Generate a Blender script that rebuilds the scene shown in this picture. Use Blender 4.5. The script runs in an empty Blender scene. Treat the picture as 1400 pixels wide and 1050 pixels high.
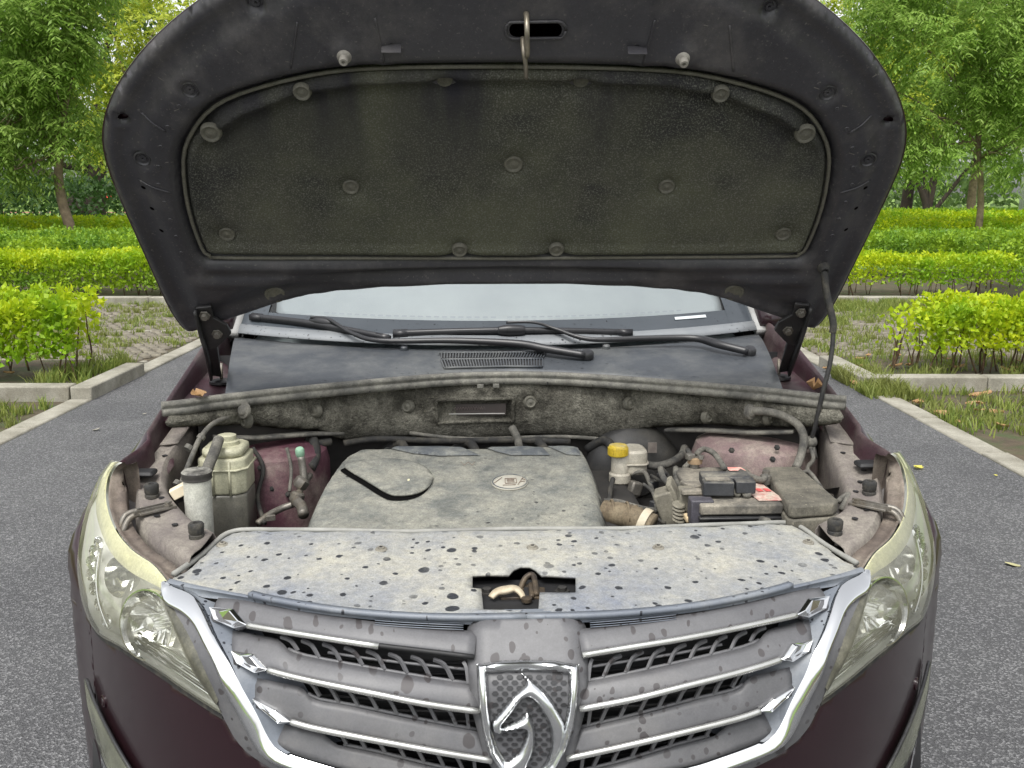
import bpy, bmesh, math, random
import numpy as np
from mathutils import Vector, Matrix, noise
from mathutils.geometry import delaunay_2d_cdt
random.seed(7); RNG = np.random.default_rng(7)
SC = bpy.context.scene
# ------------------------------------------------------------------ camera
F = 1320.0; TH = math.atan(257 / F); H = 1.6; CX = -.083; PSI = .043; PSIW = .0076
cam = bpy.data.cameras.new('camera'); camo = bpy.data.objects.new('camera', cam)
SC.collection.objects.link(camo); SC.camera = camo
cam.sensor_width = 36; cam.lens = F * 36 / 1400; cam.clip_start = .05; cam.clip_end = 1500
camo.location = (0, 0, H); camo.rotation_euler = (math.pi / 2 - TH, 0, -PSIW)
# ------------------------------------------------------------------ light
SUN_EL, SUN_AZ = math.radians(62), math.radians(200)
w = bpy.data.worlds.new('World'); SC.world = w; w.use_nodes = True
nt = w.node_tree; nt.nodes.clear()
sky = nt.nodes.new('ShaderNodeTexSky'); sky.sky_type = 'NISHITA'; sky.sun_disc = False
sky.sun_elevation = SUN_EL; sky.sun_rotation = SUN_AZ; sky.air_density = 1.0; sky.dust_density = 3.0
hs = nt.nodes.new('ShaderNodeHueSaturation'); hs.inputs['Saturation'].default_value = .12
bg = nt.nodes.new('ShaderNodeBackground'); bg.inputs['Strength'].default_value = .15
wo = nt.nodes.new('ShaderNodeOutputWorld')
nt.links.new(sky.outputs[0], hs.inputs['Color']); nt.links.new(hs.outputs[0], bg.inputs[0]); nt.links.new(bg.outputs[0], wo.inputs[0])
sl = bpy.data.lights.new('sun', 'SUN'); sl.energy = 1.5; sl.angle = math.radians(25); sl.color = (1, .97, .92)
so = bpy.data.objects.new('sun', sl); SC.collection.objects.link(so)
sd = Vector((math.sin(SUN_AZ) * math.cos(SUN_EL), math.cos(SUN_AZ) * math.cos(SUN_EL), math.sin(SUN_EL)))
so.rotation_euler = sd.to_track_quat('Z', 'Y').to_euler()
vs = SC.view_settings; vs.view_transform = 'Standard'; vs.look = 'None'; vs.exposure = .95; vs.gamma = 1; vs.use_curve_mapping = False
SC.render.engine = 'CYCLES'; SC.cycles.max_bounces = 8; SC.cycles.transparent_max_bounces = 16
# ------------------------------------------------------------------ survey helpers
def ray(u, v, psi=PSI):
    a = (u - 700) / F; b = (v - 525) / F
    fh = math.cos(TH) - b * math.sin(TH); dz = -(math.sin(TH) + b * math.cos(TH))
    return (fh * math.sin(psi) + a * math.cos(psi), fh * math.cos(psi) - a * math.sin(psi), dz)
def at_t(u, v, t): d = ray(u, v); return Vector((CX + d[0] * t, d[1] * t, H + d[2] * t))
def PZ(u, v, z): return at_t(u, v, (z - H) / ray(u, v)[2])
def PY(u, v, y): return at_t(u, v, y / ray(u, v)[1])
def PPl(u, v, p, n):
    d = Vector(ray(u, v)); n = Vector(n)
    return at_t(u, v, (Vector(p) - Vector((CX, 0, H))).dot(n) / d.dot(n))
def G(u, v, z=0):
    d = ray(u, v, PSIW); t = (z - H) / d[2]; return Vector((d[0] * t, d[1] * t, z))
def WY(u, v, y):
    d = ray(u, v, PSIW); t = y / d[1]; return Vector((d[0] * t, y, H + d[2] * t))
def sstep(a, b, x):
    t = min(1, max(0, (x - a) / (b - a))); return t * t * (3 - 2 * t)
def interp(pts, x):
    if x <= pts[0][0]: return pts[0][1]
    for (a, b), (c, d) in zip(pts, pts[1:]):
        if x <= c: return b + (d - b) * (x - a) / (c - a)
    return pts[-1][1]
def nz(x, y, z, s=1.0): return noise.noise(Vector((x * s, y * s, z * s)))
# ------------------------------------------------------------------ object helpers
def tag(o, label, cat=None, group=None, kind=None):
    if label: o['label'] = label
    if cat: o['category'] = cat
    if group: o['group'] = group
    if kind: o['kind'] = kind
    return o
def link(name, data, parent=None):
    o = bpy.data.objects.new(name, data); SC.collection.objects.link(o)
    if parent is not None: o.parent = parent
    return o
def empty(name, loc=(0, 0, 0), rz=0, parent=None):
    o = link(name, None, parent); o.location = loc; o.rotation_euler.z = rz; o.empty_display_size = .2; return o
def mesh(name, verts, faces, mat, parent=None, smooth=True, solid=0, bevel=0, loc=None, offset=-1, seg=2):
    me = bpy.data.meshes.new(name); me.from_pydata([tuple(v) for v in verts], [], faces); me.validate(); me.update()
    if smooth: me.polygons.foreach_set('use_smooth', [True] * len(me.polygons))
    if mat: me.materials.append(mat)
    o = link(name, me, parent)
    if loc is not None: o.location = loc
    if solid:
        m = o.modifiers.new('solid', 'SOLIDIFY'); m.thickness = solid; m.offset = offset
    if bevel:
        m = o.modifiers.new('bevel', 'BEVEL'); m.width = bevel; m.segments = seg; m.limit_method = 'ANGLE'; m.angle_limit = math.radians(40); m.harden_normals = False
    if (bevel or solid) and smooth:
        try: me.set_sharp_from_angle(angle=math.radians(50))
        except Exception: pass
    return o
def npmesh(name, V, Fq, mat, parent=None, smooth=False):
    me = bpy.data.meshes.new(name); V = np.asarray(V, np.float32); Fq = np.asarray(Fq, np.int32); k = Fq.shape[1]
    me.vertices.add(len(V)); me.vertices.foreach_set('co', V.ravel())
    me.loops.add(Fq.size); me.loops.foreach_set('vertex_index', Fq.ravel())
    me.polygons.add(len(Fq)); me.polygons.foreach_set('loop_start', np.arange(0, Fq.size, k, dtype=np.int32))
    me.update(calc_edges=True); me.materials.append(mat)
    if smooth: me.polygons.foreach_set('use_smooth', [True] * len(me.polygons))
    return link(name, me, parent)
def inside(p, poly):
    x, y = p; c = False; j = len(poly) - 1
    for i in range(len(poly)):
        xi, yi = poly[i]; xj, yj = poly[j]
        if (yi > y) != (yj > y) and x < (xj - xi) * (y - yi) / (yj - yi) + xi: c = not c
        j = i
    return c
def dens(poly, h):
    out = []
    for i in range(len(poly)):
        a = Vector(poly[i]); b = Vector(poly[(i + 1) % len(poly)]); n = max(1, int((b - a).length / h + .5))
        out += [tuple(a.lerp(b, k / n)) for k in range(n)]
    return out
def edist(p, poly):
    x, y = p; m = 1e9
    for i in range(len(poly)):
        ax, ay = poly[i]; bx, by = poly[(i + 1) % len(poly)]
        dx, dy = bx - ax, by - ay; L = dx * dx + dy * dy
        t = 0 if L == 0 else max(0, min(1, ((x - ax) * dx + (y - ay) * dy) / L))
        d = (x - ax - t * dx) ** 2 + (y - ay - t * dy) ** 2
        if d < m: m = d
    return math.sqrt(m)
def spline(pts, sub=6, closed=False):
    P = [Vector(p) for p in pts]; n = len(P); out = []
    rng = range(n) if closed else range(n - 1)
    for i in rng:
        p0 = P[(i - 1) % n] if (closed or i > 0) else P[0]; p1 = P[i]; p2 = P[(i + 1) % n]
        p3 = P[(i + 2) % n] if (closed or i + 2 < n) else P[-1]
        for k in range(sub):
            t = k / sub
            out.append(.5 * ((2 * p1) + (p2 - p0) * t + (2 * p0 - 5 * p1 + 4 * p2 - p3) * t * t + (3 * p1 - p0 - 3 * p2 + p3) * t ** 3))
    if not closed: out.append(P[-1])
    return out
def sp2(pts, sub=4, closed=False): return [(p.x, p.y) for p in spline([(a, b, 0) for a, b in pts], sub, closed)]
def patch(name, poly, fn, h, mat, parent=None, holes=(), solid=0, bevel=0, face=(0, -1, 0), smooth=True, offset=-1):
    """a surface fn(a,b) over a flat outline, with holes"""
    bp = dens(poly, h); V = [Vector(p) for p in bp]; E = [(i, (i + 1) % len(bp)) for i in range(len(bp))]
    hp = []
    for ho in holes:
        d = dens(ho, h); b = len(V); V += [Vector(p) for p in d]; E += [(b + i, b + (i + 1) % len(d)) for i in range(len(d))]; hp.append(ho)
    xs = [p[0] for p in bp]; ys = [p[1] for p in bp]
    nx = int((max(xs) - min(xs)) / h); ny = int((max(ys) - min(ys)) / h)
    for i in range(1, nx + 1):
        for j in range(1, ny + 1):
            p = (min(xs) + (i + .25 * (j % 2) * 2 - .25) * h, min(ys) + j * h)
            if inside(p, poly) and not any(inside(p, q) for q in hp) and edist(p, poly) > .45 * h and all(edist(p, q) > .45 * h for q in hp): V.append(Vector(p))
    r = delaunay_2d_cdt(V, E, [], 0, 1e-7); vv, ff = r[0], r[2]
    keep = []
    for f in ff:
        c = (sum(vv[i].x for i in f) / len(f), sum(vv[i].y for i in f) / len(f))
        if inside(c, poly) and not any(inside(c, q) for q in hp): keep.append(f)
    P = [Vector(fn(p.x, p.y)) for p in vv]
    s = 0; fv = Vector(face)
    for f in keep: s += (P[f[1]] - P[f[0]]).cross(P[f[2]] - P[f[0]]).dot(fv)
    if s < 0: keep = [tuple(reversed(f)) for f in keep]
    us = sorted({i for f in keep for i in f}); mp = {a: b for b, a in enumerate(us)}
    return mesh(name, [P[i] for i in us], [tuple(mp[i] for i in f) for f in keep], mat, parent, smooth, solid, bevel, offset=offset)
def frames(P):
    T = []; n = len(P)
    for i in range(n): T.append((P[min(n - 1, i + 1)] - P[max(0, i - 1)]).normalized())
    ref = Vector((0, 0, 1)) if abs(T[0].z) < .9 else Vector((1, 0, 0))
    out = []
    for t in T:
        b = t.cross(ref)
        if b.length < 1e-5: b = t.cross(Vector((0, 1, 0)))
        b.normalize(); nn = b.cross(t).normalized(); ref = nn; out.append((b, nn))
    return out
def sweep(name, pts, prof, mat, parent=None, sub=6, smooth=True, radii=None, closed=False):
    """sweep a closed profile [(side, up)] along a smooth path"""
    P = spline(pts, sub) if sub else [Vector(p) for p in pts]; fr = frames(P); k = len(prof); V = []; Fa = []
    for i, p in enumerate(P):
        r = 1 if radii is None else interp(radii, i / (len(P) - 1))
        b, n = fr[i]
        V += [p + b * (a * r) + n * (c * r) for a, c in prof]
    for i in range(len(P) - 1):
        for j in range(k):
            Fa.append((i * k + j, i * k + (j + 1) % k, (i + 1) * k + (j + 1) % k, (i + 1) * k + j))
    Fa.append(tuple(reversed(range(k)))); Fa.append(tuple(range((len(P) - 1) * k, len(P) * k)))
    return mesh(name, V, Fa, mat, parent, smooth)
def circ(r, n=10, rx=1): return [(r * rx * math.cos(2 * math.pi * i / n), r * math.sin(2 * math.pi * i / n)) for i in range(n)]
def tube(name, pts, r, mat, parent=None, n=10, sub=6, radii=None): return sweep(name, pts, circ(r, n), mat, parent, sub, True, radii)
def box(name, c, s, mat, parent=None, rz=0, rx=0, ry=0, bevel=.004, taper=1):
    V = []
    R = Matrix.Rotation(rz, 3, 'Z') @ Matrix.Rotation(ry, 3, 'Y') @ Matrix.Rotation(rx, 3, 'X')
    for sz in (-1, 1):
        k = taper if sz > 0 else 1
        for sx, sy in ((-1, -1), (1, -1), (1, 1), (-1, 1)): V.append(Vector(c) + R @ Vector((sx * s[0] / 2 * k, sy * s[1] / 2 * k, sz * s[2] / 2)))
    Fa = [(3, 2, 1, 0), (4, 5, 6, 7), (0, 1, 5, 4), (1, 2, 6, 5), (2, 3, 7, 6), (3, 0, 4, 7)]
    return mesh(name, V, Fa, mat, parent, bool(bevel), 0, bevel)
def prism(name, poly, z0, z1, mat, parent=None, bevel=.004, fn=None):
    """extrude a flat outline between two heights; fn(x,y,z) may move it"""
    n = len(poly); a = sum(poly[i][0] * poly[(i + 1) % n][1] - poly[(i + 1) % n][0] * poly[i][1] for i in range(n))
    if a < 0: poly = list(reversed(poly))
    V = [(p[0], p[1], z0) for p in poly] + [(p[0], p[1], z1) for p in poly]
    if fn: V = [fn(*v) for v in V]
    Fa = [tuple(reversed(range(n))), tuple(range(n, 2 * n))] + [(i, (i + 1) % n, n + (i + 1) % n, n + i) for i in range(n)]
    return mesh(name, V, Fa, mat, parent, bool(bevel), 0, bevel)
def lathe(name, prof, loc, mat, parent=None, axis=(0, 0, 1), n=20, cap=True):
    q = Vector(axis).normalized().to_track_quat('Z', 'Y'); V = []; Fa = []; k = len(prof)
    for i in range(n):
        a = 2 * math.pi * i / n
        for r, z in prof: V.append(Vector(loc) + q @ Vector((r * math.cos(a), r * math.sin(a), z)))
    for i in range(n):
        j = (i + 1) % n
        for m in range(k - 1): Fa.append((i * k + m, j * k + m, j * k + m + 1, i * k + m + 1))
    if cap:
        Fa.append(tuple(reversed([i * k for i in range(n)]))); Fa.append(tuple(i * k + k - 1 for i in range(n)))
    o = mesh(name, V, Fa, mat, parent)
    try: o.data.set_sharp_from_angle(angle=math.radians(40))
    except Exception: pass
    return o
def grid(name, rows, mat, parent=None, solid=0, smooth=True, bevel=0, offset=-1):
    m = len(rows[0]); V = [p for r in rows for p in r]
    Fa = [(i * m + j, i * m + j + 1, (i + 1) * m + j + 1, (i + 1) * m + j) for i in range(len(rows) - 1) for j in range(m - 1)]
    return mesh(name, V, Fa, mat, parent, smooth, solid, bevel, offset=offset)
def join_meshes(name, objs, parent):
    """merge helper pieces of ONE part into one mesh"""
    V = []; Fa = []; mats = []; mi = []; 
    for o in objs:
        dg = bpy.context.evaluated_depsgraph_get(); ev = o.evaluated_get(dg); me = ev.to_mesh(); b = len(V)
        V += [v.co.copy() for v in me.vertices]
        for p in me.polygons: Fa.append(tuple(b + i for i in p.vertices)); mi.append(0)
        mats.append(o.data.materials[0]); ev.to_mesh_clear()
    m0 = mats[0]
    for o in objs: bpy.data.objects.remove(o)
    return mesh(name, V, Fa, m0, parent)
def dup(o, parent, name=None):
    c = o.copy(); SC.collection.objects.link(c); c.parent = parent
    return c
# ------------------------------------------------------------------ materials
def nodes(name):
    m = bpy.data.materials.new(name); m.use_nodes = True; t = m.node_tree; b = t.nodes['Principled BSDF']; return m, t, b
def N(t, kind, **kw):
    n = t.nodes.new('ShaderNode' + kind)
    for k, v in kw.items():
        if k in n.inputs.keys(): n.inputs[k].default_value = v
        else: setattr(n, k, v)
    return n
def rampn(t, a, b, fac, c0=(0, 0, 0, 1), c1=(1, 1, 1, 1)):
    r = N(t, 'ValToRGB'); e = r.color_ramp.elements; e[0].position = a; e[1].position = b; e[0].color = c0; e[1].color = c1
    t.links.new(fac, r.inputs[0]); return r.outputs[0]
def mix(t, fac, a, b, mode='MIX'):
    m = N(t, 'Mix', data_type='RGBA', blend_type=mode)
    for s, v in ((0, fac), (6, a), (7, b)):
        if hasattr(v, 'is_output') or hasattr(v, 'links'): t.links.new(v, m.inputs[s])
        else: m.inputs[s].default_value = v if s == 0 else (tuple(v) + (1,))[:4]
    return m.outputs[2]
def C(r, g, b):
    f = lambda c: c / 12.92 if c <= .04045 else ((c + .055) / 1.055) ** 2.4
    return (f(r / 255), f(g / 255), f(b / 255))
def M(name, c1, c2=None, scale=8, rough=.6, metal=0, bump=0, bscale=150, dust=None, dlo=.45, dhi=.7, dscale=6, spots=None, sdens=26, spec=.5, coat=0, rvar=0, detail=6, up=False, speck=None, stretch=None, grain=None, srad=.17, smask=True, splane='XY', swet=.3):
    m, t, b = nodes(name); L = t.links
    tc = N(t, 'TexCoord'); co = tc.outputs['Object']
    if stretch:
        mp = N(t, 'Mapping'); mp.inputs['Scale'].default_value = stretch; L.new(co, mp.inputs[0]); cs = mp.outputs[0]
    else: cs = co
    def no(s, d=6, r=.6, src=None):
        n = N(t, 'TexNoise', Scale=s, Detail=d, Roughness=r); L.new(src or co, n.inputs['Vector']); return n.outputs['Fac']
    col = tuple(c1)
    if c2 is not None:
        col = mix(t, rampn(t, .35, .68, no(scale, detail, .62, cs)), c1, c2)
    rg = None
    if dust is not None:
        f = rampn(t, dlo, dhi, no(dscale, 8, .68))
        f2 = rampn(t, .3, .75, no(dscale * 14, 4))
        f = mix(t, .45, f, mix(t, 1, f, f2, 'MULTIPLY'))
        if up:
            g = N(t, 'NewGeometry'); s = N(t, 'SeparateXYZ'); L.new(g.outputs['Normal'], s.inputs[0])
            f = mix(t, 1, f, rampn(t, .1, .75, s.outputs[2]), 'MULTIPLY')
        col = mix(t, f, col, dust); rg = f
    if speck is not None:
        f = rampn(t, .62, .72, no(180, 3)); col = mix(t, f, col, speck)
    if grain is None: grain = .34 if dust is not None else 0
    if grain:
        g1 = rampn(t, .3, .7, no(330, 3, .7), (1 - grain,) * 3 + (1,), (1, 1, 1, 1)); g2 = rampn(t, .35, .65, no(75, 5, .75), (1 - grain * .8,) * 3 + (1,), (1, 1, 1, 1))
        if isinstance(col, tuple): col = mix(t, 1, g1, col, 'MULTIPLY')
        else: col = mix(t, 1, col, g1, 'MULTIPLY')
        col = mix(t, 1, col, g2, 'MULTIPLY')
    ro = None
    if spots is not None:
        nd = N(t, 'TexNoise', Scale=30, Detail=2); L.new(co, nd.inputs['Vector'])
        dv = N(t, 'Mix', data_type='RGBA', blend_type='LINEAR_LIGHT'); dv.inputs[0].default_value = .006; L.new(co, dv.inputs[6]); L.new(nd.outputs['Color'], dv.inputs[7])
        sx0 = N(t, 'SeparateXYZ'); L.new(dv.outputs[2], sx0.inputs[0]); cb0 = N(t, 'CombineXYZ'); L.new(sx0.outputs[0], cb0.inputs[0]); L.new(sx0.outputs[1 if splane == 'XY' else 2], cb0.inputs[1])
        acc = None
        for sc, k in ((sdens, 1), (sdens * 2.1, .8)):
            vo = N(t, 'TexVoronoi', feature='F1', voronoi_dimensions='2D', Scale=sc, Randomness=1.0); L.new(cb0.outputs[0], vo.inputs['Vector'])
            sx = N(t, 'SeparateColor'); L.new(vo.outputs['Color'], sx.inputs[0])
            rr = N(t, 'MapRange'); rr.inputs[1].default_value = .3; rr.inputs[2].default_value = 1; rr.inputs[3].default_value = -.04; rr.inputs[4].default_value = srad * (1 if k == 1 else 1.15)
            L.new(sx.outputs[0], rr.inputs[0])
            lt = N(t, 'Math', operation='SUBTRACT'); L.new(rr.outputs[0], lt.inputs[0]); L.new(vo.outputs['Distance'], lt.inputs[1])
            sm = rampn(t, 0.0, .03, lt.outputs[0])
            acc = sm if acc is None else mix(t, 1, acc, sm, 'LIGHTEN')
        cl = rampn(t, .36, .50, no(3.5, 3)) if smask else None
        if smask: acc = mix(t, 1, acc, cl, 'MULTIPLY')
        col = mix(t, acc, col, spots)
        mr = N(t, 'MapRange'); mr.inputs[3].default_value = rough; mr.inputs[4].default_value = swet; L.new(acc, mr.inputs[0]); ro = mr.outputs[0]
    if isinstance(col, tuple): b.inputs['Base Color'].default_value = col + (1,)
    else: L.new(col, b.inputs['Base Color'])
    b.inputs['Metallic'].default_value = metal; b.inputs['Roughness'].default_value = rough; b.inputs['Specular IOR Level'].default_value = spec
    b.inputs['Coat Weight'].default_value = coat; b.inputs['Coat Roughness'].default_value = .06
    if ro is not None: L.new(ro, b.inputs['Roughness'])
    elif dust is not None:
        mr = N(t, 'MapRange'); mr.inputs[3].default_value = rough; mr.inputs[4].default_value = .9; L.new(rg, mr.inputs[0]); L.new(mr.outputs[0], b.inputs['Roughness'])
    elif rvar:
        mr = N(t, 'MapRange'); mr.inputs[3].default_value = rough - rvar; mr.inputs[4].default_value = rough + rvar; L.new(no(12), mr.inputs[0]); L.new(mr.outputs[0], b.inputs['Roughness'])
    if bump:
        bp = N(t, 'Bump', Strength=bump, Distance=.004); L.new(no(bscale, 4), bp.inputs['Height']); L.new(bp.outputs[0], b.inputs['Normal'])
    return m
def leafmat(name, ca, cb, trans=.35, cc=None, rough=.5):
    m, t, b = nodes(name); L = t.links
    g = N(t, 'NewGeometry'); n = N(t, 'TexNoise', Scale=1.3, Detail=3)
    tc = N(t, 'TexCoord'); L.new(tc.outputs['Object'], n.inputs['Vector'])
    col = mix(t, g.outputs['Random Per Island'], ca, cb)
    if cc: col = mix(t, rampn(t, .4, .65, n.outputs['Fac']), col, cc)
    b.inputs['Roughness'].default_value = rough; b.inputs['Specular IOR Level'].default_value = .35
    L.new(col, b.inputs['Base Color'])
    tr = N(t, 'BsdfTranslucent'); L.new(col, tr.inputs[0]); mx = N(t, 'MixShader'); mx.inputs[0].default_value = trans
    L.new(b.outputs[0], mx.inputs[1]); L.new(tr.outputs[0], mx.inputs[2]); L.new(mx.outputs[0], t.nodes['Material Output'].inputs[0])
    return m
def glassmat(name, tint=(.9, .93, .95), refl=.06, rough=.02, haze=0, hazec=(.6, .6, .55), bumpy=0):
    m, t, b = nodes(name); L = t.links; t.nodes.remove(b)
    tr = N(t, 'BsdfTransparent'); tr.inputs[0].default_value = tint + (1,)
    gl = N(t, 'BsdfAnisotropic') if False else N(t, 'BsdfGlossy'); gl.inputs['Roughness'].default_value = rough
    fr = N(t, 'Fresnel', IOR=1.5); mx = N(t, 'MixShader'); L.new(fr.outputs[0], mx.inputs[0]); L.new(tr.outputs[0], mx.inputs[1]); L.new(gl.outputs[0], mx.inputs[2])
    out = mx.outputs[0]
    if haze:
        df = N(t, 'BsdfDiffuse'); df.inputs[0].default_value = hazec + (1,)
        no = N(t, 'TexNoise', Scale=9, Detail=5); tc = N(t, 'TexCoord'); L.new(tc.outputs['Object'], no.inputs['Vector'])
        mr = N(t, 'MapRange'); mr.inputs[1].default_value = .3; mr.inputs[2].default_value = .7; mr.inputs[3].default_value = haze * .4; mr.inputs[4].default_value = haze * 1.5; L.new(no.outputs['Fac'], mr.inputs[0])
        m2 = N(t, 'MixShader'); L.new(mr.outputs[0], m2.inputs[0]); L.new(out, m2.inputs[1]); L.new(df.outputs[0], m2.inputs[2]); out = m2.outputs[0]
    if bumpy:
        tc = N(t, 'TexCoord'); no = N(t, 'TexNoise', Scale=60, Detail=2); L.new(tc.outputs['Object'], no.inputs['Vector'])
        bp = N(t, 'Bump', Strength=bumpy, Distance=.003); L.new(no.outputs['Fac'], bp.inputs['Height']); L.new(bp.outputs[0], gl.inputs['Normal'])
    L.new(out, t.nodes['Material Output'].inputs[0]); return m
# ================================================================== SETTING
m_asph = None
def asphalt():
    m, t, b = nodes('asphalt'); L = t.links; tc = N(t, 'TexCoord'); co = tc.outputs['Object']
    v = N(t, 'TexVoronoi', Scale=150, Randomness=1.0); L.new(co, v.inputs['Vector'])
    n = N(t, 'TexNoise', Scale=200, Detail=5, Roughness=.7); L.new(co, n.inputs['Vector'])
    n2 = N(t, 'TexNoise', Scale=.9, Detail=5); L.new(co, n2.inputs['Vector'])
    s = N(t, 'SeparateColor'); L.new(v.outputs['Color'], s.inputs[0])
    c = mix(t, rampn(t, .25, .75, n.outputs['Fac']), (.040, .041, .043), (.108, .108, .110))
    c = mix(t, rampn(t, .62, .95, s.outputs[0]), c, (.22, .22, .22))
    c = mix(t, rampn(t, .35, .7, n2.outputs['Fac']), c, mix(t, 1, c, (.78, .78, .8), 'MULTIPLY'))
    n3 = N(t, 'TexNoise', Scale=.35, Detail=6, Roughness=.7, Distortion=1.5); L.new(co, n3.inputs['Vector'])
    c = mix(t, rampn(t, .47, .56, n3.outputs['Fac']), c, mix(t, 1, c, (.84, .84, .85), 'MULTIPLY'))
    L.new(c, b.inputs['Base Color']); b.inputs['Roughness'].default_value = .75
    bp = N(t, 'Bump', Strength=.9, Distance=.006); L.new(v.outputs['Distance'], bp.inputs['Height']); L.new(bp.outputs[0], b.inputs['Normal'])
    return m
m_asph = asphalt()
m_kerb = M('kerb_concrete', C(176, 172, 158), C(140, 136, 122), 5, .85, bump=.5, bscale=90, dust=C(120, 112, 92), dlo=.55, dhi=.8, dscale=3, speck=C(196, 192, 180))
m_soil = M('soil', (.075, .055, .035), (.13, .10, .06), 7, .95, bump=1, bscale=40, dust=(.05, .09, .02), dlo=.45, dhi=.65, dscale=4)
m_lawn = M('lawn_ground', (.10, .17, .025), (.16, .26, .03), .6, .95, bump=.8, bscale=30)
m_paver = M('paver_concrete', C(128, 122, 108), C(94, 88, 78), 9, .9, bump=.5, bscale=80)
m_grass = leafmat('grass_blade', (.12, .19, .03), (.30, .34, .08), .4, (.22, .24, .07))
m_dry = leafmat('dry_leaf', (.38, .18, .07), (.28, .20, .10), .15)
m_yleaf = leafmat('yellow_leaf', (.62, .58, .12), (.55, .5, .1), .2)
m_hyel = leafmat('hedge_leaf_yellow', (.34, .48, .012), (.60, .66, .02), .45, (.22, .40, .015))
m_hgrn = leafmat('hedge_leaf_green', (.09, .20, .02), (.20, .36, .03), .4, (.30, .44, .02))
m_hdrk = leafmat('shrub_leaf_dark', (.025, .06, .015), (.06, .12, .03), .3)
m_tleaf = leafmat('tree_leaf', (.15, .26, .04), (.36, .48, .12), .55, (.27, .42, .08))
m_tyel = leafmat('tree_leaf_yellow', (.30, .40, .04), (.55, .58, .09), .55)
m_tdrk = leafmat('tree_leaf_dark', (.05, .10, .025), (.15, .24, .06), .45)
m_bark = M('bark_pale', C(134, 118, 96), C(90, 78, 62), 6, .9, bump=1, bscale=30)
m_barkd = M('bark_dark', C(58, 48, 40), C(34, 28, 24), 5, .95, bump=1, bscale=20)
m_stem = M('hedge_stem', C(98, 78, 56), C(60, 46, 32), 20, .9)

def sheet(name, x0, x1, y0, y1, z, mat, h=None):
    nx = 2 if h is None else int((x1 - x0) / h) + 2; ny = 2 if h is None else int((y1 - y0) / h) + 2
    rows = [[(x0 + (x1 - x0) * i / (nx - 1), y0 + (y1 - y0) * j / (ny - 1), z) for i in range(nx)] for j in range(ny)]
    o = grid(name, rows, mat); o['kind'] = 'structure'; return o
XL, XR = -3.3, 3.0
sheet('lawn', -400, 400, -60, 900, -.03, m_lawn)
sheet('road', XL, XR, -20, 120, 0, m_asph)
sheet('soil_strip', -12, XL - .17, -8, 7.6, -.012, m_soil)
sheet('soil_strip', XR + .17, 12, -8, 7.95, -.012, m_soil)
sheet('planting_bed', -12, XL - .18, 7.75, 9.2, .05, m_soil)
sheet('planting_bed', XR + .18, 12, 8.1, 9.4, .05, m_soil)
sheet('parking_bay_bed', -12, XL - .18, 9.3, 14.4, -.008, m_soil)
sheet('parking_bay_bed', XR + .18, 7.1, 9.5, 14.4, -.008, m_soil)
sheet('planting_bed', -40, XL - .2, 14.8, 26, .02, m_soil)
sheet('planting_bed', XR + .2, 40, 14.8, 21, .02, m_soil)
# kerbs: setting, each stone a piece
def kerb(name, a, b, wd, ht, n, base=-.05):
    """stones from a to b; wd across, ht above road"""
    root = empty(name); root['kind'] = 'structure'
    a = Vector((a[0], a[1], 0)); b = Vector((b[0], b[1], 0)); d = (b - a); Ls = d.length / n; ang = math.atan2(d.y, d.x)
    me = None
    for i in range(n):
        c = a + d * ((i + .5) / n)
        o = box('kerb_stone', (0, 0, 0), (Ls - .012, wd, ht - base), m_kerb, root, bevel=.012)
        if me is None: me = o.data
        else: o.data = me
        o.location = (c.x + random.uniform(-.004, .004), c.y + random.uniform(-.006, .006), (ht + base) / 2 + random.uniform(-.004, .003)); o.rotation_euler = (random.uniform(-.01, .01), 0, ang + random.uniform(-.006, .006))
    return root
kerb('kerb', (XL - .08, -2), (XL - .08, 7.55), .17, .012, 10)
kerb('kerb', (XL - .08, 7.56), (XL - .08, 8.72), .17, .11, 1)
kerb('kerb', (-11.5, 7.64), (XL - .17, 7.64), .16, .11, 8)
kerb('kerb', (XL - .08, 8.74), (XL - .08, 14.9), .17, .02, 6)
kerb('kerb', (-11.5, 9.25), (XL - .17, 9.25), .10, .03, 8)
kerb('kerb', (-11.5, 11.52), (XL - .17, 11.52), .10, .015, 8)
kerb('kerb', (-11.5, 14.6), (XL + .0, 14.6), .2, .11, 8)
kerb('kerb', (XL - .08, 14.72), (XL - .08, 40), .17, .1, 25)
kerb('kerb', (XR + .09, -2), (XR + .09, 7.85), .17, .012, 10)
kerb('kerb', (XR + .09, 8.0), (XR + .09, 9.1), .17, .11, 1)
kerb('kerb', (XR + .0, 8.02), (11.5, 7.96), .16, .11, 8)
kerb('kerb', (XR + .09, 9.12), (XR + .09, 14.6), .17, .02, 6)
kerb('kerb', (XR + .18, 9.46), (7.1, 9.46), .10, .03, 5)
kerb('kerb', (XR + .18, 11.8), (7.1, 11.8), .10, .015, 4)
kerb('kerb', (XR + .0, 14.55), (7.0, 14.55), .2, .11, 5)
kerb('kerb', (7.05, 14.5), (7.35, 13.3), .2, .11, 1)
kerb('kerb', (XR + .09, 14.68), (XR + .09, 40), .17, .1, 25)
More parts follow.
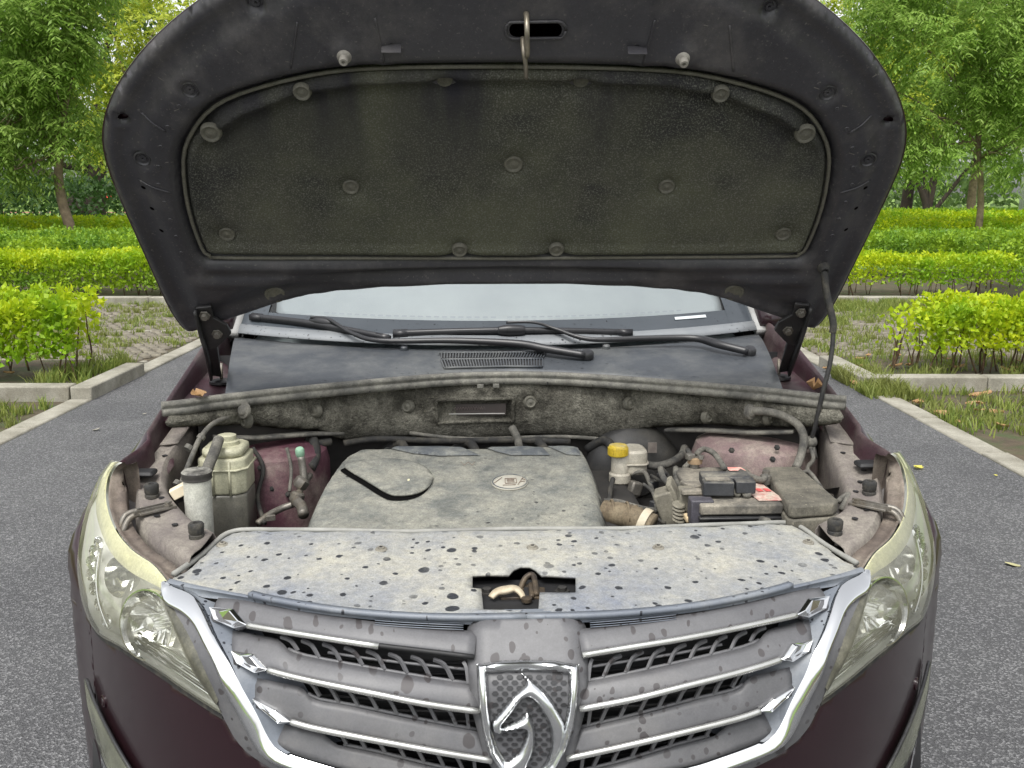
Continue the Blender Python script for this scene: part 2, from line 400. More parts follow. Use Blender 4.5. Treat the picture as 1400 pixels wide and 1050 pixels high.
# grass pavers
def pavers(name, x0, x1, y0, y1):
    V = []; Q = []; j = 0; y = y0
    B = np.array([(-1, -1, 0), (1, -1, 0), (1, 1, 0), (-1, 1, 0), (-.9, -.85, 1), (.9, -.85, 1), (.9, .85, 1), (-.9, .85, 1)], float)
    FQ = np.array([(4, 5, 6, 7), (0, 1, 5, 4), (1, 2, 6, 5), (2, 3, 7, 6), (3, 0, 4, 7)])
    while y < y1:
        x = x0 + (.065 if j % 2 else 0)
        while x < x1:
            if random.random() < .93:
                V.append(B * (.052, .036, .022 + random.uniform(-.006, .008)) + (x + random.uniform(-.006, .006), y + random.uniform(-.005, .005), -.004)); Q.append(FQ + 8 * len(Q))
            x += .13
        y += .1; j += 1
    o = npmesh(name, np.concatenate(V), np.concatenate(Q), m_paver); tag(o, 'small grey concrete grass pavers laid in rows in the parking bay', None, None, 'stuff'); return o
pavers('grass_pavers', -7.6, XL - .25, 9.36, 14.42)
pavers('grass_pavers', XR + .25, 7.0, 9.55, 14.4)
def blades(name, area, n, hmin, hmax, mat, label, zb=0, clump=0, wd=.006):
    x0, x1, y0, y1 = area
    if clump:
        cs = RNG.uniform((x0, y0), (x1, y1), (clump, 2)); k = RNG.integers(0, clump, n); xy = cs[k] + RNG.normal(0, .06, (n, 2)) * RNG.uniform(.4, 1.6, (clump, 1))[k]
        xy[:, 0] = np.clip(xy[:, 0], x0, x1); xy[:, 1] = np.clip(xy[:, 1], y0, y1)
    else: xy = RNG.uniform((x0, y0), (x1, y1), (n, 2))
    h = RNG.uniform(hmin, hmax, n); a = RNG.uniform(0, 6.283, n); ln = RNG.uniform(.1, .8, n) * h; wv = np.stack([np.cos(a), np.sin(a)], 1) * wd
    b = RNG.uniform(0, 6.283, n); l = np.stack([np.cos(b), np.sin(b)], 1) * ln[:, None]; z = np.full(n, zb)
    p0 = np.c_[xy - wv, z]; p1 = np.c_[xy + wv, z]; p2 = np.c_[xy + l * .45 + wv * .7, z + h * .65]; p3 = np.c_[xy + l * .45 - wv * .7, z + h * .65]; p4 = np.c_[xy + l, z + h]
    V = np.stack([p0, p1, p2, p3, p4], 1).reshape(-1, 3); i = np.arange(n)[:, None] * 5
    T = np.concatenate([i + [0, 1, 2], i + [0, 2, 3], i + [3, 2, 4]])
    return tag(npmesh(name, V, T, mat), label, None, None, 'stuff')
blades('grass', (-6.2, XL - .19, 3.5, 7.52), 9000, .03, .12, m_grass, 'short grass on the soil left of the road', -.01, 260)
blades('grass', (XR + .19, 6.5, 3.5, 7.86), 12000, .03, .11, m_grass, 'short grass on the soil right of the road', -.01, 420)
blades('grass', (-7.4, XL - .22, 9.36, 14.4), 14000, .03, .10, m_grass, 'thin grass between the pavers of the left bay', -.005, 260)
blades('grass', (XR + .22, 7.0, 9.55, 14.4), 14000, .03, .11, m_grass, 'thin grass between the pavers of the right bay', -.005, 330)
blades('grass', (4.0, 6.8, 13.2, 14.3), 7000, .05, .16, m_grass, 'thick grass at the back of the right bay', -.005, 90)
blades('grass', (XR - .06, XR + .28, 7.55, 8.5), 2600, .05, .15, m_grass, 'tuft of grass growing over the kerb corner', .0, 16)
blades('grass', (XL - .6, XL - .2, 7.8, 9.1), 900, .05, .16, m_grass, 'grass around the foot of the left bush', .05, 30)
blades('grass', (XR + .2, 6, 8.2, 9.4), 1500, .04, .12, m_grass, 'grass around the foot of the right bush', .05, 60)
# leaf shapes
def diamonds(P, D, S, L, W, droop=0):
    """n leaves: base P, axis D, side S, length L, half width W"""
    n = len(P); L = np.broadcast_to(L, (n,))[:, None]; W = np.broadcast_to(W, (n,))[:, None]
    nr = np.cross(D, S)
    a = P; b = P + D * L * .45 + S * W; c = P + D * L; d = P + D * L * .45 - S * W
    b = b + nr * W * .35; d = d + nr * W * .35
    c = c - np.array([0, 0, 1]) * L * droop
    V = np.stack([a, b, c, d], 1).reshape(-1, 3); Q = np.arange(n)[:, None] * 4 + [0, 1, 2, 3]
    return V, Q
def unit(v): return v / (np.linalg.norm(v, axis=1, keepdims=True) + 1e-9)
def leaves_random(P, size, upb=.6):
    n = len(P); D = unit(RNG.normal(0, 1, (n, 3)) + (0, 0, upb)); S = unit(np.cross(D, RNG.normal(0, 1, (n, 3))))
    return diamonds(P, D, S, size * RNG.uniform(.7, 1.3, n), size * .3 * RNG.uniform(.8, 1.2, n))
def compound(P, D, length, K, lf, lw):
    """pinnate leaves: P base, D axis; K leaflets each side"""
    n = len(P); D = unit(D); S = unit(np.cross(D, np.array([0, 0, 1.0]) + RNG.normal(0, .25, (n, 3)))); Vs = []
    L = length * RNG.uniform(.7, 1.25, n)
    pp = []; dd = []; ss = []
    for k in range(K):
        f = (k + .6) / K; base = P + D * (L * f)[:, None] - np.array([0, 0, 1]) * (.35 * L * f * f)[:, None]
        for sg in (-1, 1):
            d = unit(S * sg * .9 + D * .55 + np.array([0, 0, -.45]) + RNG.normal(0, .12, (n, 3))); pp.append(base); dd.append(d); ss.append(unit(np.cross(d, np.array([0, 0, 1.]) + RNG.normal(0, .3, (n, 3)))))
    P2 = np.concatenate(pp); D2 = np.concatenate(dd); S2 = np.concatenate(ss); m = len(P2)
    return diamonds(P2, D2, S2, lf * RNG.uniform(.75, 1.2, m), lw * RNG.uniform(.8, 1.2, m), .1)
def foliage(name, VQ, mat, parent):
    o = npmesh(name, VQ[0], VQ[1], mat, parent); o['kind'] = 'stuff'; return o
def hedge(label, x0, x1, y0, y1, h, n, size, mat, stems=20, low=.25, group=None, name='hedge', zb=.02, mat2=None, bump=.12):
    r = empty(name, ((x0 + x1) / 2, (y0 + y1) / 2, zb)); lx, ly = (x1 - x0) / 2, (y1 - y0) / 2
    P = RNG.uniform((-lx, -ly, low), (lx, ly, 1), (n, 3)); k = RNG.random(n)
    top = k < .5; fr = (k >= .5) & (k < .8)
    P[top, 2] = 1 - RNG.random(top.sum()) ** 2 * .25; P[fr, 1] = -ly + RNG.random(fr.sum()) ** 2 * ly * .5
    bx = np.array([nz(p[0] * 1.6 + 13 * x0, p[1] * 1.6, 3) + .5 * nz(p[0] * 5, p[1] * 5, x0) for p in P])
    P[:, 2] = (P[:, 2] * (1 + bump * bx)) * h + RNG.normal(0, .02, n); P[:, 1] += .1 * bx * ly
    e = np.abs(P[:, 0]) > lx * .96; P[e, 2] *= .85
    if mat2:
        lo = P[:, 2] < h * (.55 + .2 * RNG.random(n)); foliage('foliage', leaves_random(P[~lo], size), mat, r); foliage('lower_foliage', leaves_random(P[lo], size), mat2, r)  # bright new leaves on top; self-shadow below put into the darker green
    else: foliage('foliage', leaves_random(P, size), mat, r)
    for i in range(stems):
        x = random.uniform(-lx, lx) * .96; y = random.uniform(-ly, ly) * .7; a = [(x, y, 0)]
        for q in range(3): a.append((a[-1][0] + random.uniform(-.06, .06), a[-1][1] + random.uniform(-.05, .05), h * (q + 1) / 3.6))
        tube('stem', a, random.uniform(.006, .011), m_stem, r, 5, 2, [(0, 1), (1, .45)])
    return tag(r, label, 'hedge' if name == 'hedge' else 'bush', group)
hedge('bright yellow-green bush at the kerb corner left of the road', -5.2, -3.62, 7.95, 8.75, .66, 5200, .066, m_hyel, 26, .3, None, 'bush', .05, None, .25)
hedge('bright yellow-green hedge behind the kerb right of the road', 3.75, 6.6, 8.25, 8.85, .62, 10500, .058, m_hyel, 46, .42, None, 'hedge', .05, None, .2)
hedge('sparse twiggy shrub at the left end of the near right hedge', 3.42, 3.78, 8.3, 8.8, .5, 230, .06, m_hyel, 9, .4, None, 'bush', .05, None, .3)
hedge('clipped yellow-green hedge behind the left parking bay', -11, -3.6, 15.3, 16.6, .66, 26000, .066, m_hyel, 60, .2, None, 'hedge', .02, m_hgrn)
hedge('wide green hedge bed below the thin tree, left', -14, -3.8, 17.6, 23, .80, 34000, .08, m_hgrn, 0, .3, None, 'hedge', .02, None, .18)
hedge('bright low hedge topping the left hedge bed', -19, -4, 24.5, 27, 1.0, 19000, .09, m_hyel, 0, .4)
hedge('sparse yellow hedge behind the right parking bay', 3.8, 8.2, 15.2, 16.2, .62, 8000, .066, m_hyel, 50, .35)
hedge('thick green shrub beyond the end of the right bay', 8.2, 12, 14.6, 17.5, .95, 19000, .068, m_hgrn, 14, .1, None, 'bush', .02, None, .25)
hedge('green hedge row behind the sparse yellow hedge, right', 4, 12, 19, 22, .78, 23000, .08, m_hgrn, 0, .3, None, 'hedge', .02, None, .2)
hedge('long bright hedge in the second row on the right', 6, 24, 27, 29, .9, 22000, .09, m_hyel, 0, .3)
hedge('low bright hedge in the far row on the right', 8, 34, 40, 42.5, .9, 13000, .14, m_hyel, 0, .3)
hedge('dark green hedge at the foot of the far right trees', 14, 46, 52, 55, .8, 9000, .2, m_hgrn, 0, .3)
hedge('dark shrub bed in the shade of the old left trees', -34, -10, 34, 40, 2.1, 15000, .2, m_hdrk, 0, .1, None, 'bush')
sheet('far_path', -200, 200, 96, 101, .0, M('red_paving', C(176, 120, 104), C(150, 100, 86), 2, .9))
m_far = leafmat('far_leaf', (.10, .17, .05), (.19, .28, .08), .4, (.07, .12, .04))
# trees
def limb(parent, name, pts, r, mat, taper=.35, n=8): return tube(name, pts, r, mat, parent, n, 5, [(0, 1), (1, taper)])
def tree(label, base, trunk, tr, clusters, nleaf, leaf, mat, bark, name='tree', group=None, split=None):
    """trunk: points above base; clusters: (x,y,z,rx,ry,rz) relative to base; leaf: ('pinnate', len, K, lf, lw) or ('simple', size)"""
    r = empty(name, base); T = [Vector(p) for p in trunk]
    limb(r, 'trunk', T, tr, bark, .55, 10)
    tot = sum(c[3] * c[4] * c[5] for c in clusters) ; VV = []; QQ = []; off = 0
    for ci, c in enumerate(clusters):
        cc = Vector(c[:3]); st = T[-1].lerp(T[len(T) // 2], random.random() * .8); md = st.lerp(cc, .5) + Vector((random.uniform(-.3, .3), random.uniform(-.3, .3), random.uniform(0, .5)))
        limb(r, 'limb', [st, md, cc], tr * random.uniform(.28, .5), bark, .25, 6)
        for q in range(3):
            e = cc + Vector((random.uniform(-1, 1) * c[3], random.uniform(-1, 1) * c[4], random.uniform(-.9, .7) * c[5])) * .8
            limb(r, 'branch', [md.lerp(cc, random.uniform(.2, 1)), md.lerp(e, .6) + Vector((0, 0, .15)), e], tr * random.uniform(.08, .16), bark, .3, 5)
        n = int(nleaf * (c[3] * c[4] * c[5] / tot)); u = unit(RNG.normal(0, 1, (n, 3))); rad = RNG.random(n) ** .42
        P = np.array(c[:3]) + u * rad[:, None] * np.array(c[3:6])
        g = np.array([nz(p[0] * .9 + ci, p[1] * .9, p[2] * .9) for p in P]); P = P[g > -.16 + .2 * (rad[:len(g)] > .8)]; n = len(P)
        if n == 0: continue
        if leaf[0] == 'pinnate':
            d = (P - np.array(c[:3])) / np.array(c[3:6]); d[:, 2] *= .3; D = unit(d + RNG.normal(0, .5, (n, 3)) + (0, 0, -.25)); V, Q = compound(P, D, *leaf[1:])
        else: V, Q = leaves_random(P, leaf[1], .1)
        VV.append(V); QQ.append(Q + off); off += len(V)
    foliage('crown', (np.concatenate(VV), np.concatenate(QQ)), mat, r)
    return tag(r, label, 'tree', group)
PN = ('pinnate', .5, 5, .17, .026)
b = WY(98, 300, 24); b.z = 0
tree('slender pale-trunked tree with drooping feathery leaves, left', b, [(0, 0, 0), (-.05, 0, .8), (-.2, 0, 1.5), (-.22, 0, 2.2), (-.1, .1, 3.0), (0, .2, 4.2)], .14,
     [(-.6, -.3, 5.2, 1.5, 1.4, 1.3), (-2.2, 0, 4.2, 1.5, 1.4, 1.3), (-1.6, -.5, 2.9, 1.3, 1.2, .9), (.3, 0, 3.2, .8, .9, .7), (-.1, .3, 6.8, 1.7, 1.6, 1.2), (-3.2, 0, 6, 1.5, 1.4, 1.4), (-3.4, .2, 2.8, 1.2, 1, .8), (-.2, -.2, 4.3, 1.0, 1.0, .9), (.5,.2,5.2,.9,.9,.8), (-1.0, -.6, 2.2, .9, .8, .5)], 8200, PN, m_tleaf, m_bark)
b = WY(195, 300, 30); b.z = 0
tree('yellow-green airy tree half behind the hood, left', b, [(0, 0, 0), (.2, 0, 1.6), (.1, 0, 3), (.3, 0, 4.4)], .12,
     [(-.4, 0, 3.6, 1.5, 1.3, 1.1), (.8, 0, 4.6, 1.6, 1.4, 1.2), (-.9, 0, 5.6, 1.5, 1.4, 1.2), (.9, 0, 6.6, 1.8, 1.5, 1.2), (-.6, 0, 7.8, 1.6, 1.5, 1.1), (2.6, 0, 5.8, 1.7, 1.4, 1.6), (2.6, 0, 3.4, 1.5, 1.4, 1.2)], 5600, ('pinnate', .42, 4, .17, .036), m_tyel, m_bark)
b = WY(125, 290, 44); b.z = 0
tree('old dark tree with a thick forked trunk, left', b, [(0, 0, 0), (.1, 0, 1), (.3, 0, 2), (.5, 0, 3.4)], .62,
     [(-2, 0, 4.6, 2.6, 2, 1.2), (1.2, 0, 4.8, 2.4, 2, 1.3), (-5, 0, 5.2, 2.6, 2, 1.5), (3.2, 0, 6.6, 2.6, 2, 1.8), (-1.5, 0, 7.6, 3, 2.4, 2), (-5.5, 0, 8.6, 3, 2.4, 2.2), (-4.6, -1, 3.4, 1.6, 1.4, .7), (2, 0, 10, 3.4, 2.4, 2.4), (-2.5, 0, 11.5, 3.2, 2.4, 2.2)], 12000, ('simple', .34), m_tdrk, m_barkd)
b = WY(100, 290, 43); b.z = 0
tree('second dark trunk leaning left beside the old forked tree', b, [(0, 0, 0), (.05, 0, 1.2), (-.3, 0, 2), (-1.4, 0, 2.6), (-3, 0, 3.2)], .42,
     [(-3.4, 0, 4, 1.8, 1.6, .9), (-1, 0, 4.8, 1.8, 1.5, 1)], 2600, ('simple', .32), m_tdrk, m_barkd)
b = WY(1335, 300, 27); b.z = 0
tree('feathery-leaved tree with pale trunk right of the hood', b, [(0, 0, 0), (.09, 0, 1.0), (.02, 0, 2.0), (-.14, 0, 3), (-.2, 0, 4.4)], .105,
     [(-1.2, -.4, 5.4, 1.7, 1.5, 1.4), (.9, -.3, 5.0, 1.7, 1.5, 1.4), (-2.2, 0, 3.6, 1.3, 1.2, 1.0), (1.2, -.6, 3.4, 1.2, 1.2, .9), (-.4, 0, 7.2, 2.2, 1.8, 1.4), (-2.9, 0, 6.4, 1.6, 1.5, 1.3), (2.6, 0, 6.4, 1.8, 1.5, 1.6), (-1.7, -.4, 2.75, 1.0, 1.0, .65), (-3.6, .3, 4.8, 1.1, 1.1, 1.0), (-.3, -.2, 4.1, 1.2, 1.0, .8), (.6, -.5, 2.6, 1.0, .9, .6), (-3.2, -.2, 2.6, .9, .8, .6), (2.4, -.4, 2.9, 1.0, .9, .7)], 9000, PN, m_tleaf, m_bark)
b = WY(1175, 300, 36); b.z = 0
tree('light green tree rising behind the right hood corner', b, [(0, 0, 0), (.1, 0, 2), (.2, 0, 4), (.1, 0, 6)], .16, [(0, 0, 6.2, 2, 1.8, 1.6), (-2, 0, 7.6, 2, 1.8, 1.7), (2.2, 0, 7.4, 2, 1.8, 1.7), (.6, 0, 9.4, 2.2, 1.8, 1.6), (-3.6, 0, 9.6, 1.8, 1.6, 1.6), (1.2, 0, 4.6, 1.5, 1.4, 1.0)], 4200, ('pinnate', .5, 4, .2, .04), m_tyel, m_bark)
b = WY(1268, 301, 60); b.z = 0
tree('low multi-stemmed tree on the far lawn, right', b, [(0, 0, 0), (-.3, 0, 1.4), (-1.2, 0, 3.2), (-2.2, 0, 5)], .22,
     [(-2, 0, 5.4, 2.6, 2, 1.5), (1, 0, 5.2, 2.6, 2, 1.5), (3.6, 0, 5.6, 2.4, 2, 1.6), (0, 0, 7.6, 3, 2, 1.8)], 6000, ('simple', .36), m_tleaf, m_barkd)
tt = bpy.data.objects['tree.005'] if 'tree.005' in bpy.data.objects else None
r = bpy.context.scene.objects[[o.name for o in SC.objects if o.get('label', '').startswith('low multi')][0]]
for e in ((-.6, 4.6), (.5, 4.4), (2.9, 4.2), (.1, 4.8)): limb(r, 'trunk', [(0, 0, .2), (e[0] * .35, 0, 1.6), (e[0], 0, e[1])], .17, m_barkd, .6)
b = WY(1237, 300, 66); b.z = 0
tree('dark upright tree behind the hood edge, right', b, [(0, 0, 0), (.1, 0, 2), (.3, 0, 4), (.2, 0, 6.5)], .42, [(0, 0, 7.4, 3, 2.4, 2), (-2, 0, 10, 3, 2.4, 2.4), (2.4, 0, 10.5, 3, 2.4, 2.4), (0, 0, 14, 3.6, 2.6, 3)], 9000, ('simple', .42), m_tdrk, m_barkd)
b = WY(1326, 300, 62); b.z = 0
tree('grey-trunked tree beside the light poles, right', b, [(0, 0, 0), (0, 0, 2), (.1, 0, 4), (.2, 0, 6.5)], .3, [(0, 0, 7.4, 3, 2.4, 2), (3.4, 0, 7.8, 3, 2.4, 2.2), (-2.4, 0, 9.5, 3, 2.4, 2.4), (2.4, 0, 11.5, 3.4, 2.4, 2.4), (6.4, 0, 9, 3.4, 2.4, 3)], 11000, ('simple', .4), m_tdrk, m_bark)
b = WY(1395, 300, 44); b.z = 0
tree('broad leafy tree at the right edge of the view', (b.x + 2.5, 44, 0), [(0, 0, 0), (0, 0, 2), (.1, 0, 4), (.2, 0, 6)], .3, [(0, 0, 5.6, 2.6, 2.4, 1.6), (-2.4, 0, 4.0, 2.0, 2, 1.2), (-2.6, 0, 7.6, 2.8, 2.2, 1.9), (1, 0, 9, 3.4, 2.6, 2.2), (-4.6, 0, 10.4, 2.8, 2.2, 2.2), (-1.6, 0, 12, 3, 2.2, 2)], 4600, ('pinnate', .7, 4, .28, .06), m_tleaf, m_bark)
for i, (x, y, lab) in enumerate(((-30, 58, 'leafy tree standing at the far left edge'), (2, 70, 'leafy tree on the lawn straight behind the car'), (-12, 75, 'tall leafy tree behind the car to the left'), (16, 80, 'tall leafy tree behind the car to the right'))):
    tree(lab, (x, y, 0), [(0, 0, 0), (.2, 0, 3), (.1, 0, 6)], .4, [(0, 0, 7, 4, 3, 2.6), (-3, 0, 9, 3.6, 3, 2.8), (3, 0, 9.5, 3.6, 3, 2.8), (0, 0, 13, 4, 3, 3)], 6000, ('simple', .55), m_tdrk if i % 2 else m_tleaf, m_barkd)
# far wood, one mass
P = RNG.uniform((-190, 122, .3), (190, 150, 1), (34000, 3)); hh = np.array([10 + 4.0 * nz(p[0] * .06, 1, 2) + 2.5 * nz(p[0] * .3, 4, 2) for p in P]); P[:, 2] = (P[:, 2] - .3) / .7 * hh
o = npmesh('far_wood', *leaves_random(P, 1.1, .0), m_far); tag(o, 'far wood of mixed green trees beyond the lawn', None, None, 'stuff')
# light poles
m_pole = M('pole_white', C(196, 198, 196), C(170, 172, 170), 3, .5)
for u, lab in ((1393, 'slim white light pole beside the hedge, right'), (1400, 'second white pole partly out of frame, right')):
    g = WY(u, 312, 50 if u < 1400 else 54); p = empty('light_pole', (g.x, g.y, 0)); tube('pole', [(0, 0, 0), (0, 0, 3), (0, 0, 6.5)], .11, m_pole, p, 10, 1)
    lathe('base_plate', [(.2, 0), (.2, .05), (.12, .12)], (0, 0, 0), m_pole, p); lathe('lamp_head', [(.12, 0), (.28, .1), (.28, .3), (.1, .42)], (0, 0, 6.5), m_pole, p); tag(p, lab, 'pole')
g = WY(0, 330, 26); p = empty('marker_post', (g.x, g.y, 0)); tube('post', [(0, 0, 0), (0, 0, .6), (0, 0, 1.1)], .04, m_pole, p, 8, 1); lathe('cap', [(.05, 0), (.05, .02), (.0, .05)], (0, 0, 1.1), m_pole, p); tag(p, 'short white post at the left edge beside the hedge', 'post')
g = WY(140, 271, 60); lathe_o = lathe('red_parasol', [(.0, .4), (.5, .2), (.8, -.05), (.78, -.08), (.0, .05)], (g.x, g.y, g.z), M('red_cloth', C(214, 70, 60), None, 1, .8), None, n=10, cap=False); tag(lathe_o, 'small red shape beyond the dark trunks, left', 'parasol')
# fallen leaves
def fallen(name, p, size, rz, mat, label, group, curl=.25):
    rows = []
    for i in range(7):
        t = i / 6; wv = size * .34 * math.sin(math.pi * min(.98, t * .9 + .06)) ** .8
        rows.append([((t - .5) * size, s * wv, size * curl * (abs(s) * .5 + (t - .5) ** 2 * 1.5)) for s in (-1, -.5, 0, .5, 1)])
    o = grid(name, rows, mat); o.location = p; o.rotation_euler = (random.uniform(-.2, .2), random.uniform(-.2, .2), rz); tag(o, label, 'leaf', group); return o
fallen('fallen_leaf', G(1255, 640, .006), .075, .5, m_yleaf, 'yellow leaf lying on the asphalt right of the car', None)
fallen('fallen_leaf', G(1361, 650, .006), .025, .2, m_yleaf, 'tiny pale leaf scrap beside the yellow leaf, right', None)
fallen('fallen_leaf', G(1385, 772, .004), .07, -.15, M('straw', C(160, 156, 116), None, 1, .9), 'thin straw stalk on the asphalt at the right edge', None, .05)
fallen('fallen_leaf', G(132, 588, .005), .05, .7, m_kerb, 'pale scrap lying on the asphalt left of the car', None)
fallen('fallen_leaf', G(198, 566, .005), .03, .2, m_kerb, 'smaller pale scrap on the asphalt nearer the fender, left', None)
for i in range(46):
    x = random.uniform(XR + .2, 5.4); y = random.uniform(6.0, 7.85) if i % 2 else random.uniform(8.15, 9.3)
    fallen('fallen_leaf', (x, y, .015 if y < 8 else .07), random.uniform(.07, .13), random.uniform(0, 6), m_dry, 'dry brown leaf fallen on the ground right of the road', 'fallen leaves right of the road')
for i in range(8):
    fallen('fallen_leaf', (XR + random.uniform(-.05, .2), random.uniform(7.5, 9.2), .03), random.uniform(.08, .12), random.uniform(0, 6), m_dry, 'dry brown leaf by the grass tuft at the right kerb corner', 'fallen leaves at the kerb corner')
for i in range(7):
    fallen('fallen_leaf', (random.uniform(-5, -3.7), random.uniform(7.9, 8.6), .07), random.uniform(.07, .11), random.uniform(0, 6), m_dry, 'dry leaf under the yellow-green bush, left', 'fallen leaves under the left bush')
# ================================================================== CAR
CAR = empty('car', (-CX * math.cos(PSI - PSIW), -CX * math.sin(PSI - PSIW), 0), PSI - PSIW)
tag(CAR, 'dark burgundy car with its hood propped open and dusty engine bay showing', 'car')
DUST = C(176, 174, 160); DUSTB = C(160, 162, 160)
m_paint = M('burgundy_paint', (.013, .0035, .006), (.018, .005, .008), 3, .35, 0, coat=.5, spec=.3, dust=C(70, 56, 50), dlo=.66, dhi=1.05, dscale=5, grain=0)
m_paintd = M('dusty_burgundy', C(64, 38, 46), C(44, 26, 32), 14, .45, 0, dust=C(128, 114, 110), dlo=.45, dhi=.8, dscale=7, bump=.2)
m_rail = M('dusty_rail', C(116, 108, 105), C(92, 80, 80), 9, .7, dust=C(162, 156, 144), dlo=.34, dhi=.62, dscale=9, bump=.25, bscale=120)
m_shroud = M('dusty_shroud', C(128, 134, 146), C(146, 150, 154), 5, .62, dust=C(190, 187, 172), dlo=.36, dhi=.6, dscale=4, spots=C(44, 46, 50), sdens=18, srad=.215, smask=True, bump=.3, bscale=240)
m_gril = M('grey_grille_plastic', C(101, 101, 103), C(88, 88, 91), 6, .5, dust=C(118, 116, 114), dlo=.5, dhi=.8, dscale=4, spots=C(62, 59, 60), sdens=22, srad=.24, grain=.15, splane='XZ', swet=.55)
m_lip = M('blue_grey_plastic', C(98, 104, 114), C(116, 122, 130), 8, .5, dust=C(144, 146, 146), dlo=.5, dhi=.8, spots=C(40, 42, 48), sdens=32, grain=.12)
m_dark = M('black_plastic', (.012, .012, .013), None, 8, .6)
m_bay = M('dark_bay', (.016, .015, .014), (.04, .036, .032), 10, .9)
m_blk = M('black_trim', (.02, .02, .022), (.03, .03, .033), 9, .45, dust=C(96, 96, 92), dlo=.5, dhi=.85, dscale=12)
m_rub = M('rubber', (.022, .022, .022), (.04, .039, .036), 14, .8, dust=C(118, 112, 98), dlo=.46, dhi=.8, dscale=30)
m_seal = M('dusty_seal', C(104, 103, 98), C(76, 75, 71), 20, .85, dust=C(170, 167, 155), dlo=.38, dhi=.7, dscale=14, bump=.3)
m_felt = M('firewall_felt', C(84, 82, 75), C(120, 117, 107), 14, .98, bump=1.6, bscale=170, grain=.6, dust=C(164, 161, 148), dlo=.42, dhi=.64, dscale=7, spec=.1, up=False, speck=C(128, 124, 108))
m_chrome = M('chrome', (.78, .79, .80), None, 1, .07, 1, rvar=.04)
m_chromed = M('dusty_chrome', (.72, .72, .70), (.62, .62, .58), 12, .22, .9, rvar=.1)
m_steel = M('steel', C(150, 146, 138), C(110, 104, 96), 20, .5, .6, dust=C(150, 140, 120), dlo=.5, dhi=.8, dscale=20)
m_hose = M('dusty_hose', C(84, 83, 80), C(58, 57, 55), 30, .85, dust=C(154, 150, 138), dlo=.36, dhi=.66, dscale=18)
m_cover = M('dusty_engine_cover', C(132, 134, 128), C(104, 107, 104), 22, .8, dust=C(172, 170, 156), dlo=.38, dhi=.62, dscale=13, spots=C(50, 50, 47), sdens=20, srad=.10, grain=.42, bump=.35, bscale=200)
# ---- front face: plan curve and lean of the nose
def lean(z):
    if z < .85: return .12 * max(0, .62 - z)
    if z < .915: return 7.4 * (z - .85) ** 2
    return 7.4 * .065 ** 2 + .962 * (z - .915)
def nose_y(x, z): return 1.33 + .773 * abs(x) ** 2.93 + lean(z)
def NP(x, z, off=0):
    """point on the nose, off metres proud of it"""
    e = 1e-3; gx = (nose_y(x + e, z) - nose_y(x - e, z)) / (2 * e); gz = (nose_y(x, z + e) - nose_y(x, z - e)) / (2 * e)
    n = Vector((gx, -1, gz)).normalized(); return Vector((x, nose_y(x, z), z)) + n * off
def NS(u, v):
    t = .9
    while t < 3:
        q = at_t(u, v, t)
        if q[1] > nose_y(q[0], q[2]):
            lo, hi = t - .01, t
            for _ in range(24):
                m = (lo + hi) / 2; q = at_t(u, v, m)
                if q[1] > nose_y(q[0], q[2]): hi = m
                else: lo = m
            return at_t(u, v, hi)
        t += .01
def mir(pts): return [(-p[0],) + tuple(p[1:]) for p in pts]
def band(name, A, B, mat, parent, n=24, offA=0, offB=0, mid=0, solid=.0, k=4):
    """strip between polylines A and B given as (x,z) on the nose"""
    def rs(P, n):
        P = [Vector((p[0], p[1], 0)) for p in P]; d = [0]
        for a, b in zip(P, P[1:]): d.append(d[-1] + (b - a).length)
        out = []
        for i in range(n + 1):
            s = d[-1] * i / n; j = max(q for q in range(len(d)) if d[q] <= s + 1e-9); j = min(j, len(P) - 2)
            out.append(P[j].lerp(P[j + 1], (s - d[j]) / max(1e-9, d[j + 1] - d[j])))
        return out
    a = rs(sp2(A, 4), n); b = rs(sp2(B, 4), n); rows = []
    for i in range(n + 1):
        rows.append([NP(*(a[i].lerp(b[i], t / k)).xy, offA + (offB - offA) * t / k + mid * 4 * (t / k) * (1 - t / k)) for t in range(k + 1)])
    o = grid(name, rows, mat, parent, solid)
    s = sum((p.normal.y for p in o.data.polygons))
    if s > 0: o.data.flip_normals()
    return o
GR = empty('grille', parent=CAR); GR.location = (0, 0, 0)
# chrome U frame + grey surround + dark quarter trim
ch_out = [(.602, .951), (.592, .929), (.556, .925), (.529, .917), (.505, .899), (.481, .876), (.463, .844), (.439, .803), (.423, .771), (.408, .751), (.387, .74), (.339, .731), (.24, .714), (.12, .703), (0, .70)]
ch_in = [(.598, .957), (.563, .957), (.534, .950), (.512, .936), (.490, .914), (.460, .887), (.440, .858), (.416, .817), (.401, .785), (.388, .766), (.37, .757), (.307, .745), (.247, .734), (.12, .722), (0, .719)]
tr_out = [(.602, .93), (.589, .914), (.545, .893), (.512, .850), (.490, .814), (.476, .790), (.456, .757), (.43, .737), (.38, .718), (.30, .703), (.20, .693), (.1, .688), (0, .686)]
for sgn in (1, -1):
    f = (lambda P: P) if sgn > 0 else mir
    band('chrome_frame', f(ch_in), f(ch_out), m_chrome, GR, 60, -.002, .014, .004, .004, 6)
    band('grey_surround', f(ch_out), f(tr_out), m_gril, GR, 50, .006, .0035, .002)
    band('quarter_trim', f([(.600, .934), (.575, .926), (.549, .912), (.52, .885), (.497, .852), (.482, .820)]), f([(.590, .922), (.572, .905), (.548, .880), (.522, .850), (.50, .826), (.485, .808)]), M('smoked_trim', C(96, 95, 82), C(76, 75, 66), 14, .35, dust=C(132, 129, 112), dlo=.45, dhi=.8, dscale=30), GR, 16, .006, .006, .003)
